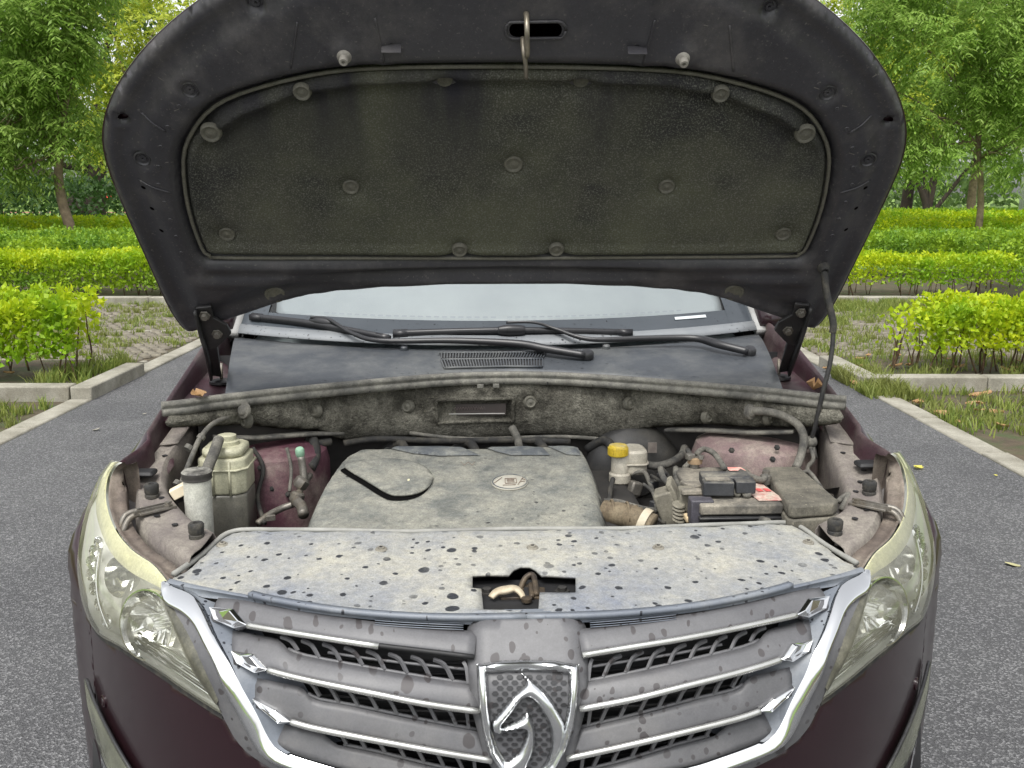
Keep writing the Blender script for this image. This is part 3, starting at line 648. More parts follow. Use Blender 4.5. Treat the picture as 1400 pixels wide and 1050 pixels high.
# slats: (bar line, top line, recess)
bars = [[(.082, .911), (.16, .918), (.234, .923), (.31, .9275), (.392, .930), (.435, .930)],
        [(.075, .845), (.156, .857), (.228, .868), (.302, .876), (.361, .881), (.394, .884)],
        [(.056, .764), (.123, .777), (.194, .790), (.267, .801), (.327, .808), (.359, .813)]]
tops = [[(.077, .943), (.127, .945), (.201, .950), (.277, .955), (.356, .958), (.444, .961), (.50, .956)],
        [(.085, .877), (.157, .887), (.267, .900), (.345, .906), (.374, .911), (.394, .922), (.471, .921)],
        [(.078, .808), (.157, .824), (.265, .844), (.321, .849), (.340, .857), (.352, .870), (.425, .872)],
        [(.02, .722), (.106, .741), (.159, .753), (.231, .770), (.286, .778), (.305, .783), (.313, .795), (.379, .802)]]
tops[1] = [(a, b + .002) for a, b in tops[1]]; tops[2] = [(a, b - .006) for a, b in tops[2]]; tops[3] = [(a, b - .007) for a, b in tops[3]]
ends = [(.507, .941), (.459, .898), (.421, .840)]
bot4 = [(0, .720), (.12, .723), (.247, .735), (.307, .746), (.37, .758), (.388, .767)]
m_barw = M('worn_chrome_bar', C(206, 206, 204), C(176, 176, 172), 9, .25, .75)
def diamond_end(sg, x0, z0, x1, z1, k):
    P = [(x0, z0), (x0 + (x1 - x0) * .38, z0 + .0155), (x1, z1), (x1 - .012, z1 - .013), (x0 + (x1 - x0) * .34, z0 - .0065)]
    c = (x0 + (x1 - x0) * .5, z0 + .004)
    V = [NP(sg * p[0], p[1], .010) for p in P] + [NP(sg * (p[0] * .62 + c[0] * .38), p[1] * .62 + c[1] * .38, .016 if i < 2 else .005) for i, p in enumerate(P)] + [NP(sg * p[0], p[1], -.012) for p in P]
    Fa = [(i, (i + 1) % 5, 5 + (i + 1) % 5, 5 + i) for i in range(5)] + [(5, 6, 7, 8, 9)] + [(10 + i, 10 + (i + 1) % 5, (i + 1) % 5, i) for i in range(5)]
    if sg < 0: Fa = [tuple(reversed(q)) for q in Fa]
    return mesh('diamond_end', V, Fa, m_chrome, GR, False, 0, .0012)
for sgn in (1, -1):
    f = (lambda P: P) if sgn > 0 else mir
    for k, B in enumerate(bars):
        lowT = B + [(ends[k][0] - .004, ends[k][1] - .016)]
        band('slat', f(tops[k]), f(lowT), m_gril, GR, 30, -.002 if k == 0 else -.009, .006, .004 if k == 0 else .002, .004)
        bb = B
        if k == 0 and sgn < 0: bb = [(.226, .922)] + B[3:]
        sweep('chrome_bar', [NP(sgn * p[0], p[1], .009) for p in bb], [(.006 * math.cos(a) * .8, .0052 * math.sin(a)) for a in [i * math.pi / 4 for i in range(8)]], m_barw, GR, 4)
        diamond_end(sgn, B[-1][0], B[-1][1], ends[k][0], ends[k][1], k)
    sweep('broken_bar_seat', [NP(-p[0], p[1] + .001, .006) for p in bars[0][:4]], circ(.004, 6), m_dark, GR, 3) if sgn < 0 else None
    band('slat', f(tops[3]), f(bot4), m_gril, GR, 24, -.009, .004, .002, .004)
    # openings: fins
    for k, (n, xa, xb) in enumerate(((9, .095, .372), (9, .095, .335), (8, .085, .295))):
        B = bars[k]; T = tops[k + 1]
        for i in range(n):
            x = xa + (xb - xa) * i / (n - 1); zt = interp(B, x) - .003; zb = interp(T, x) + .001; dx = -.016 if i else -.004
            a = NP(sgn * (x + dx * .9), zb, -.011); c = NP(sgn * (x - dx * .9), zt, -.007); m1 = a.lerp(c, .62) + Vector((sgn * dx * .35, 0, (zt - zb) * .16))
            sweep('grille_fin', [a, m1, c], [(-.0022, -.0026), (.0022, -.0026), (.0022, .0026), (-.0022, .0026)], m_gril, GR, 3, False)
        tops_line = [(p[0], p[1] + .0015) for p in T if p[0] < xb + .01]
        sweep('fin_rail', [NP(sgn * p[0], p[1], -.012) for p in tops_line], circ(.003, 6), m_gril, GR, 2)
        sweep('fin_rail', [NP(sgn * p[0], p[1] - .011, -.014) for p in B if p[0] < xb + .01], circ(.0025, 6), m_gril, GR, 2)
# dark backing behind the openings (radiator)
m_rad = M('radiator_core', (.012, .012, .013), (.025, .025, .026), 40, .7, stretch=(1, 1, 30))
rows = [[NP(-.50 + i * .05, z, -.075) for i in range(21)] for z in (.68, .75, .82, .89, .955)]
o = grid('radiator', rows, m_rad, CAR)
for i in range(14):
    z = .70 + i * .017; sweep('radiator_fin', [NP(-.46 + q * .115, z, -.066) for q in range(9)], circ(.0028, 5), m_rad, o, 1)
rows = [[NP(sx * (.50 - q * .006), z, -.004 - .07 * q / 3) for q in range(4)] for sx in (1,) for z in (.70, .78, .86, .95)]
# side walls and inner lining between chrome and slat ends
for sgn in (1, -1):
    f = (lambda P: P) if sgn > 0 else mir
    band('side_lining', f(ch_in[2:11]), f([(p[0] - .07, p[1]) for p in ch_in[2:11]]), m_lip, GR, 24, .008, -.045)
# top panel in the middle above the emblem
cp = sp2([(-.092, .904), (-.094, .935), (-.088, .951), (-.06, .955), (0, .956), (.06, .955), (.088, .951), (.094, .935), (.092, .904)], 3) + [(.086, .84), (.066, .765), (.03, .71), (-.03, .71), (-.066, .765), (-.086, .84)]
patch('emblem_panel', cp, lambda x, z: NP(x, z, .0075 - .012 * max(0, abs(x) - .07) / .02), .012, m_gril, GR, solid=.004)
# lip strip under the shroud edge with fine ribs
for sgn in (1, -1):
    sweep('hood_stop_lip', [NP(sgn * x, z, .004) for x, z in ((.0, .957), (.1, .957), (.2, .959), (.3, .962), (.40, .966), (.44, .968))], [(-.006, -.004), (.006, -.004), (.006, .004), (-.006, .004)], m_lip, GR, 3)
    for q in range(4): sweep('rib', [NP(sgn * x, .951 - q * .0025 + (x - .09) * .03, .0015) for x in (.098, .14, .19, .235)], circ(.0008, 4), m_lip, GR, 2)
# ---------------- emblem: shield with horse head
m_echr = M('satin_chrome', (.86, .87, .88), (.76, .77, .78), 30, .24, 1)
EM = empty('emblem', parent=CAR); EM['label'] = 'chrome shield emblem with a horse head'
def E7(X, Y): p = NS(620 + X / 6.176, 880 + Y / 6.176); return (p.x, p.z)
def epatch(name, poly, off, bul, mat, h=.004, solid=.006, curve=True):
    P = [E7(*p) for p in poly]; P = sp2(P, 3, True) if curve else P
    def fn(x, z):
        q = max(0, 1 - edist((x, z), P) / .0095); return NP(x, z, off + bul * (1 - q * q))
    return patch(name, P, fn, h, mat, EM, solid=solid)
sh_o = [(195, 188), (400, 160), (620, 152), (850, 160), (1050, 188), (1050, 330), (1035, 480), (1005, 650), (950, 830), (870, 980), (770, 1110), (620, 1190), (470, 1110), (375, 985), (300, 860), (245, 690), (215, 500), (200, 330)]
sh_i = [(285, 255), (450, 245), (620, 240), (800, 246), (962, 262), (968, 400), (950, 540), (930, 660), (880, 820), (810, 950), (720, 1060), (620, 1120), (520, 1060), (430, 960), (365, 850), (325, 700), (300, 500), (290, 350)]
O = [E7(*p) for p in sh_o]; I = [E7(*p) for p in sh_i]
def ring(x, z):
    d = min(edist((x, z), O), edist((x, z), I)); q = max(0, 1 - d / .0068); return NP(x, z, .014 + .011 * (1 - q * q))
patch('shield_frame', O, ring, .0026, m_echr, EM, holes=[I], solid=.012)
patch('shield_plate', I, lambda x, z: NP(x, z, .0095), .01, m_gril, EM)
# honeycomb cells
m_cell = M('honeycomb', (.03, .03, .032), None, 1, .4)
hx = []
k = 0
for j in range(20):
    for i in range(9):
        X = 310 + i * 82 + (41 if j % 2 else 0); Y = 285 + j * 41
        p = E7(X, Y)
        if inside(p, I) and edist(p, I) > .0045: hx.append(p)
for p in hx:
    V = [NP(p[0] + .0052 * math.cos(a) * 1.0, p[1] + .0030 * math.sin(a), .0104) for a in [q * math.pi / 3 for q in range(6)]]
    mesh('honeycomb_cell', V, [tuple(reversed(range(6)))], m_cell, EM, False, .001)
epatch('mane', [(570, 250), (660, 300), (750, 365), (835, 455), (900, 560), (938, 655), (930, 770), (885, 890), (815, 985), (735, 1060), (700, 1050), (770, 960), (805, 860), (812, 760), (795, 650), (750, 555), (690, 475), (628, 440), (560, 470), (492, 552), (440, 615), (408, 662), (424, 692), (395, 722), (332, 708), (316, 650), (340, 592), (412, 508), (512, 408), (604, 330), (588, 290)], .011, .012, m_echr, .0024)
epatch('neck', [(620, 535), (655, 590), (685, 670), (692, 760), (680, 860), (640, 960), (590, 1070), (500, 1080), (430, 1020), (390, 970), (470, 935), (545, 870), (590, 780), (600, 690), (520, 690), (430, 700), (395, 690), (420, 655), (500, 620), (570, 580)], .011, .012, m_echr, .0024)
# ---------------- headlights
hl_top = [(.600, .955), (.640, .968), (.697, .972), (.757, .985), (.800, 1.010), (.812, 1.040), (.800, 1.065), (.782, 1.078)]
hl_out = [(.808, 1.072), (.842, 1.03), (.864, .965), (.857, .905), (.838, .864), (.816, .826), (.768, .812), (.697, .829), (.606, .829), (.536, .814), (.478, .798)]
hl_in = [(.484, .814), (.503, .855), (.545, .900), (.578, .930)]
HLP = sp2(hl_top, 3) + sp2(hl_out, 3) + hl_in
m_lens = glassmat('headlight_lens', (.975, .975, .945), haze=.13, hazec=C(214, 213, 190), rough=.05)
m_cream = M('yellowed_lens_rim', C(222, 220, 178), C(204, 204, 166), 8, .35, coat=.4, dust=C(188, 184, 156), dlo=.5, dhi=.85, dscale=16)
m_refl = M('reflector', (.80, .80, .78), (.62, .63, .60), 30, .12, 1)
m_hous = M('lamp_housing', (.74, .74, .70), (.60, .61, .57), 16, .3, .35)
m_amber = M('lamp_dark_bezel', C(104, 104, 94), C(74, 74, 66), 14, .35, .3)
def headlight(sg):
    HLm = empty('headlight', parent=CAR)
    f = (lambda P: P) if sg > 0 else mir
    P = f(HLP)
    patch('lens', P, lambda x, z: NP(x, z, .006 + .004 * min(1, edist((x, z), P) / .03)), .014, m_lens, HLm)
    # cream inner rim along the top edge and outer edge
    band('lens_rim', f(hl_top), f([(.589, .942), (.632, .944), (.690, .944), (.748, .950), (.800, .968), (.832, .990), (.836, 1.028), (.812, 1.066)]), m_cream, HLm, 30, .0035, .004, .003, 0, 5)
    band('seal_edge', f(hl_out), f([(p[0] + (.010 if i < 6 else .002), p[1] - (.004 if i < 5 else .012)) for i, p in enumerate(hl_out)]), m_rub, HLm, 40, .003, .002)
    band('lens_lower_edge', f(hl_out[6:]), f([(p[0] - .004, p[1] + .011) for p in hl_out[6:]]), m_hous, HLm, 24, .002, -.004, .003)
    band('lens_inner_edge', f([(.478, .798)] + hl_in + [(.600, .955)]), f([(.489, .806), (.492, .816), (.512, .855), (.553, .899), (.586, .928), (.606, .945)]), m_hous, HLm, 24, .003, -.004, .002)
    # housing bowl
    patch('housing', P, lambda x, z: NP(x, z, -.002 - .055 * min(1, edist((x, z), P) / .05)), .014, m_hous, HLm)
    # main reflector bowl
    c = NP(sg * .636, .893, -.014); ax = (NP(sg * .640, .893, .1) - NP(sg * .640, .893, 0)).normalized(); ax = Vector((ax.x * .55, ax.y, ax.z * .4)).normalized()
    bw = lathe('main_reflector', [(.012, -.030), (.030, -.026), (.046, -.010), (.056, .012), (.0575, .016), (.060, .016), (.060, .006)], c, m_refl, HLm, ax, 28, False)
    lathe('bulb_cap', [(.0, .012), (.012, .010), (.015, .002), (.015, -.028)], c, m_chromed, HLm, ax, 16, False)
    for q in range(10):
        a0 = q * math.pi / 5; qd = ax.to_track_quat('Z', 'Y')
        V = [c + qd @ Vector((r * math.cos(a0 + d), r * math.sin(a0 + d), zz)) for r, d, zz in ((.018, 0, -.024), (.05, .1, .002), (.05, .5, .002), (.018, .4, -.022))]
        mesh('facet', V, [(0, 1, 2, 3)], m_chrome, HLm, False)
    # turn reflector above/outside
    c2 = NP(sg * .742, .925, -.024); 
    lathe('turn_reflector', [(.010, -.024), (.026, -.016), (.034, .002), (.037, .010), (.039, .008)], c2, m_refl, HLm, ax, 24, False)
    lathe('turn_bulb', [(.0, .006), (.009, .0), (.009, -.026)], c2, m_amber, HLm, ax, 12, False)
    # bezel between bowls
    band('bezel', f([(.560, .908), (.60, .945), (.66, .955), (.72, .965), (.78, .985)]), f([(.575, .900), (.605, .93), (.655, .945), (.70, .938), (.765, .955)]), m_amber, HLm, 24, -.018, -.026, .01)
    band('bezel', f([(.70, .925), (.705, .89), (.70, .86), (.67, .845)]), f([(.72, .93), (.735, .90), (.73, .865), (.70, .838)]), m_amber, HLm, 14, -.014, -.03, .008)
    # lower light guide sweep
    for q in range(3):
        sweep('light_guide', [NP(sg * x, z + q * .0075, -.006 - q * .004) for x, z in ((.500, .815), (.545, .829), (.60, .8405), (.66, .844), (.69, .842))], circ(.0042, 8), m_chrome, HLm, 4)
    band('lower_reflector', f([(.512, .842), (.55, .868), (.59, .872), (.64, .862), (.68, .855)]), f([(.505, .826), (.548, .845), (.60, .857), (.66, .858), (.69, .852)]), m_refl, HLm, 20, -.012, -.02, .006)
    # side marker pockets along the outer edge
    for q in range(7):
        t = q / 6; x = .765 + .070 * math.sin(t * 2.2); z = .838 + t * .105
        p = NP(sg * (x - .005), z, -.012); lathe('marker_facet', [(.0, -.006), (.008, -.003), (.0115, .003), (.0125, .005)], p, m_chrome, HLm, ax, 10, False)
    sweep('side_light_bar', [NP(sg * x, z, -.004) for x, z in ((.742, .835), (.770, .866), (.788, .90), (.796, .94))], circ(.0045, 8), m_chrome, HLm, 4)
    return HLm
headlight(1); headlight(-1)
# ---------------- bumper and fenders
def xn(y): return (max(0, y - 1.33) / .773) ** (1 / 2.93)
FT = [(1.93, 1.062), (2.03, 1.083), (2.08, 1.097), (2.25, 1.142), (2.53, 1.208), (2.75, 1.235), (3.0, 1.245)]
def side_x(y, z):
    zt = interp(FT, y); b = min(.885, xn(y - max(0, lean(z)))); b += .018 * sstep(1.80, 1.92, y) * sstep(1.0, .9, z)
    k = max(0, (z - .9) / (zt - .9)); return b - .095 * sstep(1.9, 2.06, y) * min(1.2, k) ** 1.8 + .012 * math.exp(-((z - .93) / .06) ** 2) * sstep(2, 2.2, y)
def bump_fn(sg):
    def fn(w, z):   # w: plan arc parameter, x up to .80 then y along the side
        if w < .80: return NP(sg * w, z, 0)
        y = nose_y(.80, z) + (w - .80) * 1.35; return Vector((sg * side_x(y, z), y, z))
    return fn
BT = [(0, .690), (.1, .691), (.20, .696), (.30, .706), (.38, .721), (.43, .740), (.456, .760), (.476, .793), (.482, .797), (.536, .811), (.606, .826), (.697, .826), (.768, .808), (.80, .806), (.86, .806), (.98, .80)]
fogL = sp2([(.812, .632), (.795, .605), (.765, .565), (.72, .53), (.685, .515), (.66, .50), (.70, .49), (.76, .52), (.80, .555), (.82, .595)], 2, True)
BUM = empty('bumper', parent=CAR)
for sg in (1, -1):
    patch('bumper_skin', [(0, .2)] + [(0, .3)] + BT + [(.98, .25), (.9, .2)], bump_fn(sg), .017, m_paint, BUM, solid=.004)
    fp = lambda x, z: bump_fn(sg)(x, z) + Vector((sg * .006, -.010, 0))
    # fog / day lamp and lower chrome
    lo = sp2([(.835, .675), (.80, .656), (.76, .638), (.72, .618), (.685, .597), (.65, .57), (.66, .545), (.72, .53), (.775, .535), (.81, .575), (.83, .62)], 3, True)
    FG = empty('fog_lamp', parent=CAR)
    patch('lens', lo, lambda x, z: bump_fn(sg)(x, z) + Vector((sg * .009, -.011, .004)), .012, glassmat('fog_lens', (.9, .92, .88), haze=.3, hazec=C(170, 172, 150)), FG)
    patch('bowl', lo, lambda x, z: bump_fn(sg)(x, z) + Vector((sg * .005, -.006, .002)), .012, M('fog_bowl', C(150, 152, 136), C(120, 122, 108), 20, .35, .3), FG)
    sweep('lamp_rim', [bump_fn(sg)(*p) + Vector((sg * .006, -.009, 0)) for p in lo + lo[:1]], circ(.004, 6), m_blk, FG, 1)
    ch = [(.79, .56), (.80, .535), (.805, .50), (.80, .46), (.785, .46), (.79, .50), (.782, .53)]
    patch('lower_chrome', ch, lambda x, z: bump_fn(sg)(x, z) + Vector((sg * .008, -.008, 0)), .01, m_chrome, BUM, solid=.003)
    s = NP(sg * .777, .668, .001); an = (NP(sg * .777, .668, .1) - s).normalized()
    SN = lathe('parking_sensor', [(.0125, -.002), (.0125, .0015), (.0105, .0025), (.0100, .0005), (.0085, .0005), (.0080, .003), (.0, .0035)], s, m_paint, CAR, an, 24, False)
FD = []
for sg in (1, -1):
    edge = [(1.745, .806), (1.758, .824), (1.786, .862), (1.842, .905), (1.914, .963), (1.942, 1.03), (1.932, 1.062)]
    poly = edge + [(2.03, 1.083), (2.08, 1.097), (2.25, 1.142), (2.53, 1.208), (2.75, 1.235), (2.80, .9), (2.8, .3), (2.60, .3)]
    poly += [(2.2 + .37 * math.cos(a), .36 + .37 * math.sin(a)) for a in [math.radians(d) for d in range(-10, 191, 12)]] + [(1.80, .3), (1.76, .5)]
    fd = patch('fender', poly, lambda y, z: (sg * side_x(y, z), y, z), .03, m_paint, CAR, solid=.002, face=(sg, 0, 0))
    # wheel
    lathe('wheel', [(.20, -.10), (.30, -.105), (.325, -.08), (.33, 0), (.325, .08), (.30, .105), (.2, .10)], (sg * .775, 2.2, .33), m_rub, CAR, (sg, 0, 0), 40, False)
    lathe('wheel_rim', [(.0, .06), (.06, .08), (.08, .05), (.17, .06), (.2, .09), (.205, .1), (.2, -.08)], (sg * .775, 2.2, .33), m_chromed, CAR, (sg, 0, 0), 30, False)
    grid('wheel_liner', [[(sg * x, 2.2 + .40 * math.cos(a), .36 + .40 * math.sin(a)) for x in (.86, .75, .6)] for a in [math.radians(d) for d in range(-20, 201, 20)]], m_dark, CAR)
# ---------------- hood, propped open
HA = math.radians(52); HB = Vector((0, 2.29, 1.29)); HE = Vector((0, -math.cos(HA), math.sin(HA))); HN = Vector((0, -math.sin(HA), -math.cos(HA)))
def HP(x, s, h=0): return Vector((x, HB.y, HB.z)) + HE * s + HN * h
def HU(u, v):
    p = PPl(u, v, HB, HN); return (p.x, (p - HB).dot(HE))
m_hood = M('hood_inner_steel', (.044, .042, .049), (.030, .029, .034), 3, .40, 0, dust=C(104, 100, 99), dlo=.50, dhi=.82, dscale=7, grain=.2, bump=.08, speck=C(96, 93, 90))
def ramp_z(t, s):
    m = N(t, 'MapRange'); m.inputs[1].default_value = 1.62; m.inputs[2].default_value = 1.80; t.links.new(s, m.inputs[0]); return m.outputs[0]
def padmat():
    m, t, b = nodes('hood_felt'); L = t.links; tc = N(t, 'TexCoord'); co = tc.outputs['Object']
    def no(s, d=6): 
        n = N(t, 'TexNoise', Scale=s, Detail=d, Roughness=.65); L.new(co, n.inputs['Vector']); return n.outputs['Fac']
    c = mix(t, rampn(t, .4, .62, no(4, 8)), (.034, .034, .033), (.078, .076, .060))
    c = mix(t, rampn(t, .44, .66, no(2.2, 4)), c, (.088, .090, .062))
    c = mix(t, rampn(t, .50, .68, no(320, 3)), c, (.155, .155, .135))
    sp = N(t, 'Mapping'); sp.inputs['Scale'].default_value = (5, 1.2, 1.2); L.new(co, sp.inputs[0]); ns = N(t, 'TexNoise', Scale=1.2, Detail=4); L.new(sp.outputs[0], ns.inputs['Vector'])
    sz = N(t, 'SeparateXYZ'); L.new(co, sz.inputs[0]); st = mix(t, 1, rampn(t, .42, .6, ns.outputs['Fac']), rampn(t, 1.66, 1.86, sz.outputs[2]) if False else ramp_z(t, sz.outputs[2]), 'MULTIPLY'); c = mix(t, st, c, (.026, .025, .032))
    L.new(c, b.inputs['Base Color']); b.inputs['Roughness'].default_value = .95; b.inputs['Specular IOR Level'].default_value = .15
    bp = N(t, 'Bump', Strength=.9, Distance=.004); L.new(no(260, 3), bp.inputs['Height']); L.new(bp.outputs[0], b.inputs['Normal']); return m
m_pad = padmat()
hw = [(.0, .952), (.15, .948), (.30, .925), (.42, .886), (.54, .820), (.632, .752), (.70, .686), (.752, .620), (.786, .552), (.800, .480), (.798, .380), (.788, .240), (.776, .092), (.765, .03), (.752, .0), (.735, -.003), (.68, .022), (.60, .056), (.455, .113), (.25, .139), (0, .150)]
half = sp2(hw, 3); HO = half + [(-a, b) for a, b in reversed(half[1:-1])]
ph = [(0, .704), (.2, .701), (.345, .690), (.482, .655), (.567, .616), (.622, .558), (.655, .490), (.672, .37), (.668, .26), (.655, .236), (.62, .228), (.3, .226), (0, .224)]
phs = sp2(ph, 3); PO = phs + [(-a, b) for a, b in reversed(phs[1:-1])]
HOOD = empty('hood', parent=CAR)
def hood_h(x, s):
    d = edist((x, s), HO); i = inside((x, s), PO); p = edist((x, s), PO); p = -p if i else p
    h = .016 * sstep(.0, .014, d) - .006 * sstep(.022, .034, d)          # hem then channel
    h += .014 * sstep(.045, .085, d)                                       # raised frame
    h -= .030 * sstep(.012, -.006, p) if True else 0
    h -= .006 * math.exp(-((s - .19) / .012) ** 2) * (1 if abs(x) < .66 else 0)
    h += .007 * math.exp(-((s - .172) / .014) ** 2) * sstep(.72, .66, abs(x))
    # pressed swages on the front frame
    if s > .70: h += .004 * math.exp(-((abs(x) - .235) / .012) ** 2) + .003 * math.exp(-((abs(x) - .40 + (s - .8) * .3) / .012) ** 2)
    for cx_, cs in ((.305, .728),):
        r = math.hypot(abs(x) - cx_, s - cs); h += .008 * sstep(.034, .016, r)
    for cx_, cs, rr in ((.596, .652, .020), (.722, .498, .020), (.739, .585, .013), (.450, .815, .016)):
        r = math.hypot(abs(x) - cx_, s - cs); h += -.010 * sstep(rr, rr * .55, r) + .003 * math.exp(-((r - rr * 1.3) / .006) ** 2)
    return h
SLOT = [(.036 + .042 * math.cos(a) * 0 + (.034 if math.cos(a) > 0 else -.034) + .013 * math.cos(a), .778 + .0135 * math.sin(a)) for a in [q * math.pi / 6 for q in range(12)]]
holes = [SLOT]
for x, s, r in ((.740, .426, .004), (.736, .373, .004), (.731, .315, .004), (.739, .585, .007), (.450, .816, .009), (.22, .747, .004)):
    for sg in (1, -1): holes.append([(sg * x + r * 1.3 * math.cos(a), s + r * math.sin(a)) for a in [q * math.pi / 5 for q in range(10)]])
patch('hood_inner_panel', HO, lambda x, s: HP(x, s, hood_h(x, s)), .0105, m_hood, HOOD, holes=holes, face=HN)
patch('hood_skin', HO, lambda x, s: HP(x * 1.004, s, .004 - .055 * sstep(0, .3, edist((x, s), HO)) - .004), .035, m_paint, HOOD, face=-HN, solid=.003, offset=1)
# felt pad
CL = [(.577, .560, .020), (.392, .648, .017), (.128, .662, .016), (.326, .418, .018), (.602, .291, .018), (.106, .2525, .017), (0.006, .474, .020)]
def pad_h(x, s):
    p = edist((x, s), PO)
    h = -.012 + .022 * sstep(0, .03, p)
    rg = sp_ridge(abs(x)); h += .024 * math.exp(-((s - rg) / .013) ** 2) * sstep(.63, .56, abs(x)) * (.6 + .4 * sstep(.0, .3, abs(x)))
    h -= .010 * math.exp(-((s - rg + .026) / .010) ** 2) * sstep(.63, .5, abs(x))
    h += .013 * math.exp(-((p - .022) / .009) ** 2) * sstep(.62, .5, s)
    for cx_, cs, r in CL:
        for sg in ((1, -1) if cx_ > .05 else (1,)):
            d = math.hypot(x - sg * cx_, (s - cs) * 1.05); h -= .016 * math.exp(-(d / (r * 1.5)) ** 2)
    return h + .0025 * nz(x * 5, s * 5, 1) + .0012 * nz(x * 18, s * 18, 4)
def sp_ridge(x): return interp([(0, .684), (.1, .683), (.3, .675), (.415, .648), (.515, .606), (.60, .54)], x)
patch('insulation_pad', PO, lambda x, s: HP(x, s, pad_h(x, s)), .0105, m_pad, HOOD, face=HN)
m_clip = M('pad_clip', C(104, 102, 92), C(76, 74, 68), 30, .7, dust=C(140, 136, 120), dlo=.4, dhi=.8, dscale=30)
sweep('pad_edge', [HP(x, s, .010) for x, s in [(a * .988, .46 + (b - .46) * .975) for a, b in PO + PO[:1]]], circ(.0042, 6), m_clip, HOOD, 1)
sweep('pad_bead', [HP(x, s, .013) for x, s in [(a * .955, .46 + (b - .46) * .905) for a, b in PO if b < .60][::-1] if True], circ(.0035, 6), m_pad, HOOD, 0) if False else None
for cx_, cs, r in CL:
    for sg in ((1, -1) if cx_ > .05 else (1,)):
        h0 = pad_h(sg * cx_, cs) + .006
        lathe('pad_clip', [(r * 1.05, -.006), (r * .98, .001), (r * .86, .004), (r * .74, .0035), (r * .62, .001), (r * .3, .0015), (.0, .004)], HP(sg * cx_, cs, h0), m_clip, HOOD, HN, 20, False)
for sg in (1, -1):
    h0 = hood_h(.525, .124); lathe('hood_plug', [(.024, 0), (.022, .0035), (.018, .0035), (.016, .0015), (.0, .0025)], HP(sg * .525, .124, h0), m_clip, HOOD, HN, 20, False)
    # adjustable rubber stops
    st = lathe('rubber_stop', [(.015, -.004), (.012, .004), (.0085, .006), (.0085, .016), (.007, .019), (.0035, .019), (.003, .015), (.0, .015)], HP(sg * .305, .728, hood_h(.305, .728)), M('white_rubber', C(150, 146, 138), C(110, 106, 100), 30, .7), HOOD, HN, 16, False)
    for x, s in ((.596, .652), (.722, .498), (.450, .815)):
        lathe('hole_plug', [(.016, .0), (.0175, .0025), (.0145, .0045), (.012, .0012), (.008, .0005), (.007, .003), (.003, .003), (.0, -.002)], HP(sg * x, s, hood_h(x, s) + .003), m_hood, HOOD, HN, 18, False)
    for x, s in ((.22, .747),): box('tape_patch', HP(sg * x, s, hood_h(x, s) + .001), (.035, .002, .035), m_hood, HOOD, rx=-(math.pi / 2 - HA) , bevel=.0005)
# pressed seams, spot welds and scuffs on the frame
m_scuff = M('scuff_mark', C(112, 108, 104), C(84, 81, 80), 60, .7)
for sg in (1, -1):
    for xa_, sa_, xb_, sb_ in ((.235, .715, .245, .80), (.405, .70, .38, .79), (.66, .565, .70, .60), (.685, .42, .745, .445)):
        sweep('pressed_seam', [HP(sg * (xa_ + (xb_ - xa_) * t), sa_ + (sb_ - sa_) * t, hood_h(xa_ + (xb_ - xa_) * t, sa_ + (sb_ - sa_) * t) + .0005) for t in (0, .25, .5, .75, 1)], circ(.0022, 6), m_hood, HOOD, 2)
    for q in range(9):
        s = .26 + q * .045; x = interp([(.24, .700), (.45, .705), (.55, .672), (.65, .60)], s); lathe('spot_weld', [(.005, 0), (.004, .0012), (.0, .0008)], HP(sg * x, s, hood_h(x, s)), m_hood, HOOD, HN, 10, False)
for u, v, l in ((222, 103, 5), (700, 130, 3), (235, 212, 7), (1062, 180, 4), (1112, 110, 5), (1150, 135, 5), (962, 25, 4), (330, 62, 4), (1192, 97, 4), (1160, 200, 6), (245, 140, 5), (1170, 240, 3), (1185, 262, 3)):
    x, s = HU(u, v)
    if inside((x, s), PO): continue
    a = random.uniform(-.8, .8); dx, ds = l * .0011 * math.cos(a), l * .0011 * math.sin(a)
    mesh('scuff', [HP(x - dx, s - ds - .001, hood_h(x - dx, s - ds - .001) + .0012), HP(x + dx, s + ds - .0006, hood_h(x + dx, s + ds - .0006) + .0012), HP(x + dx, s + ds + .0008, hood_h(x + dx, s + ds + .0008) + .0012), HP(x - dx, s - ds + .001, hood_h(x - dx, s - ds + .001) + .0012)], [(0, 1, 2, 3)], m_scuff, HOOD, False)
# slot rim and striker
sweep('slot_rim', [HP(a, b, .0255) for a, b in [(.036 + (x - .036) * 1.14, .778 + (y - .778) * 1.25) for x, y in SLOT + SLOT[:1]]], circ(.003, 6), m_hood, HOOD, 1)
m_strk = M('worn_striker_steel', C(150, 142, 126), C(104, 98, 90), 30, .4, .6)
hs_ = hood_h(.018, .8)
tube('striker', [HP(.018, .808, hs_ - .004), HP(.018, .810, hs_ + .018), HP(.018, .800, hs_ + .040), HP(.019, .775, hs_ + .046), HP(.020, .752, hs_ + .040), HP(.018, .738, hs_ + .020), HP(.018, .733, hs_ - .004)], .0048, m_strk, HOOD, 10, 5)
tube('safety_hook', [HP(.013, .765, hs_ + .004), HP(.014, .754, hs_ + .032), HP(.018, .735, hs_ + .040), HP(.020, .706, hs_ + .038)], .0042, m_strk, HOOD, 8, 5)
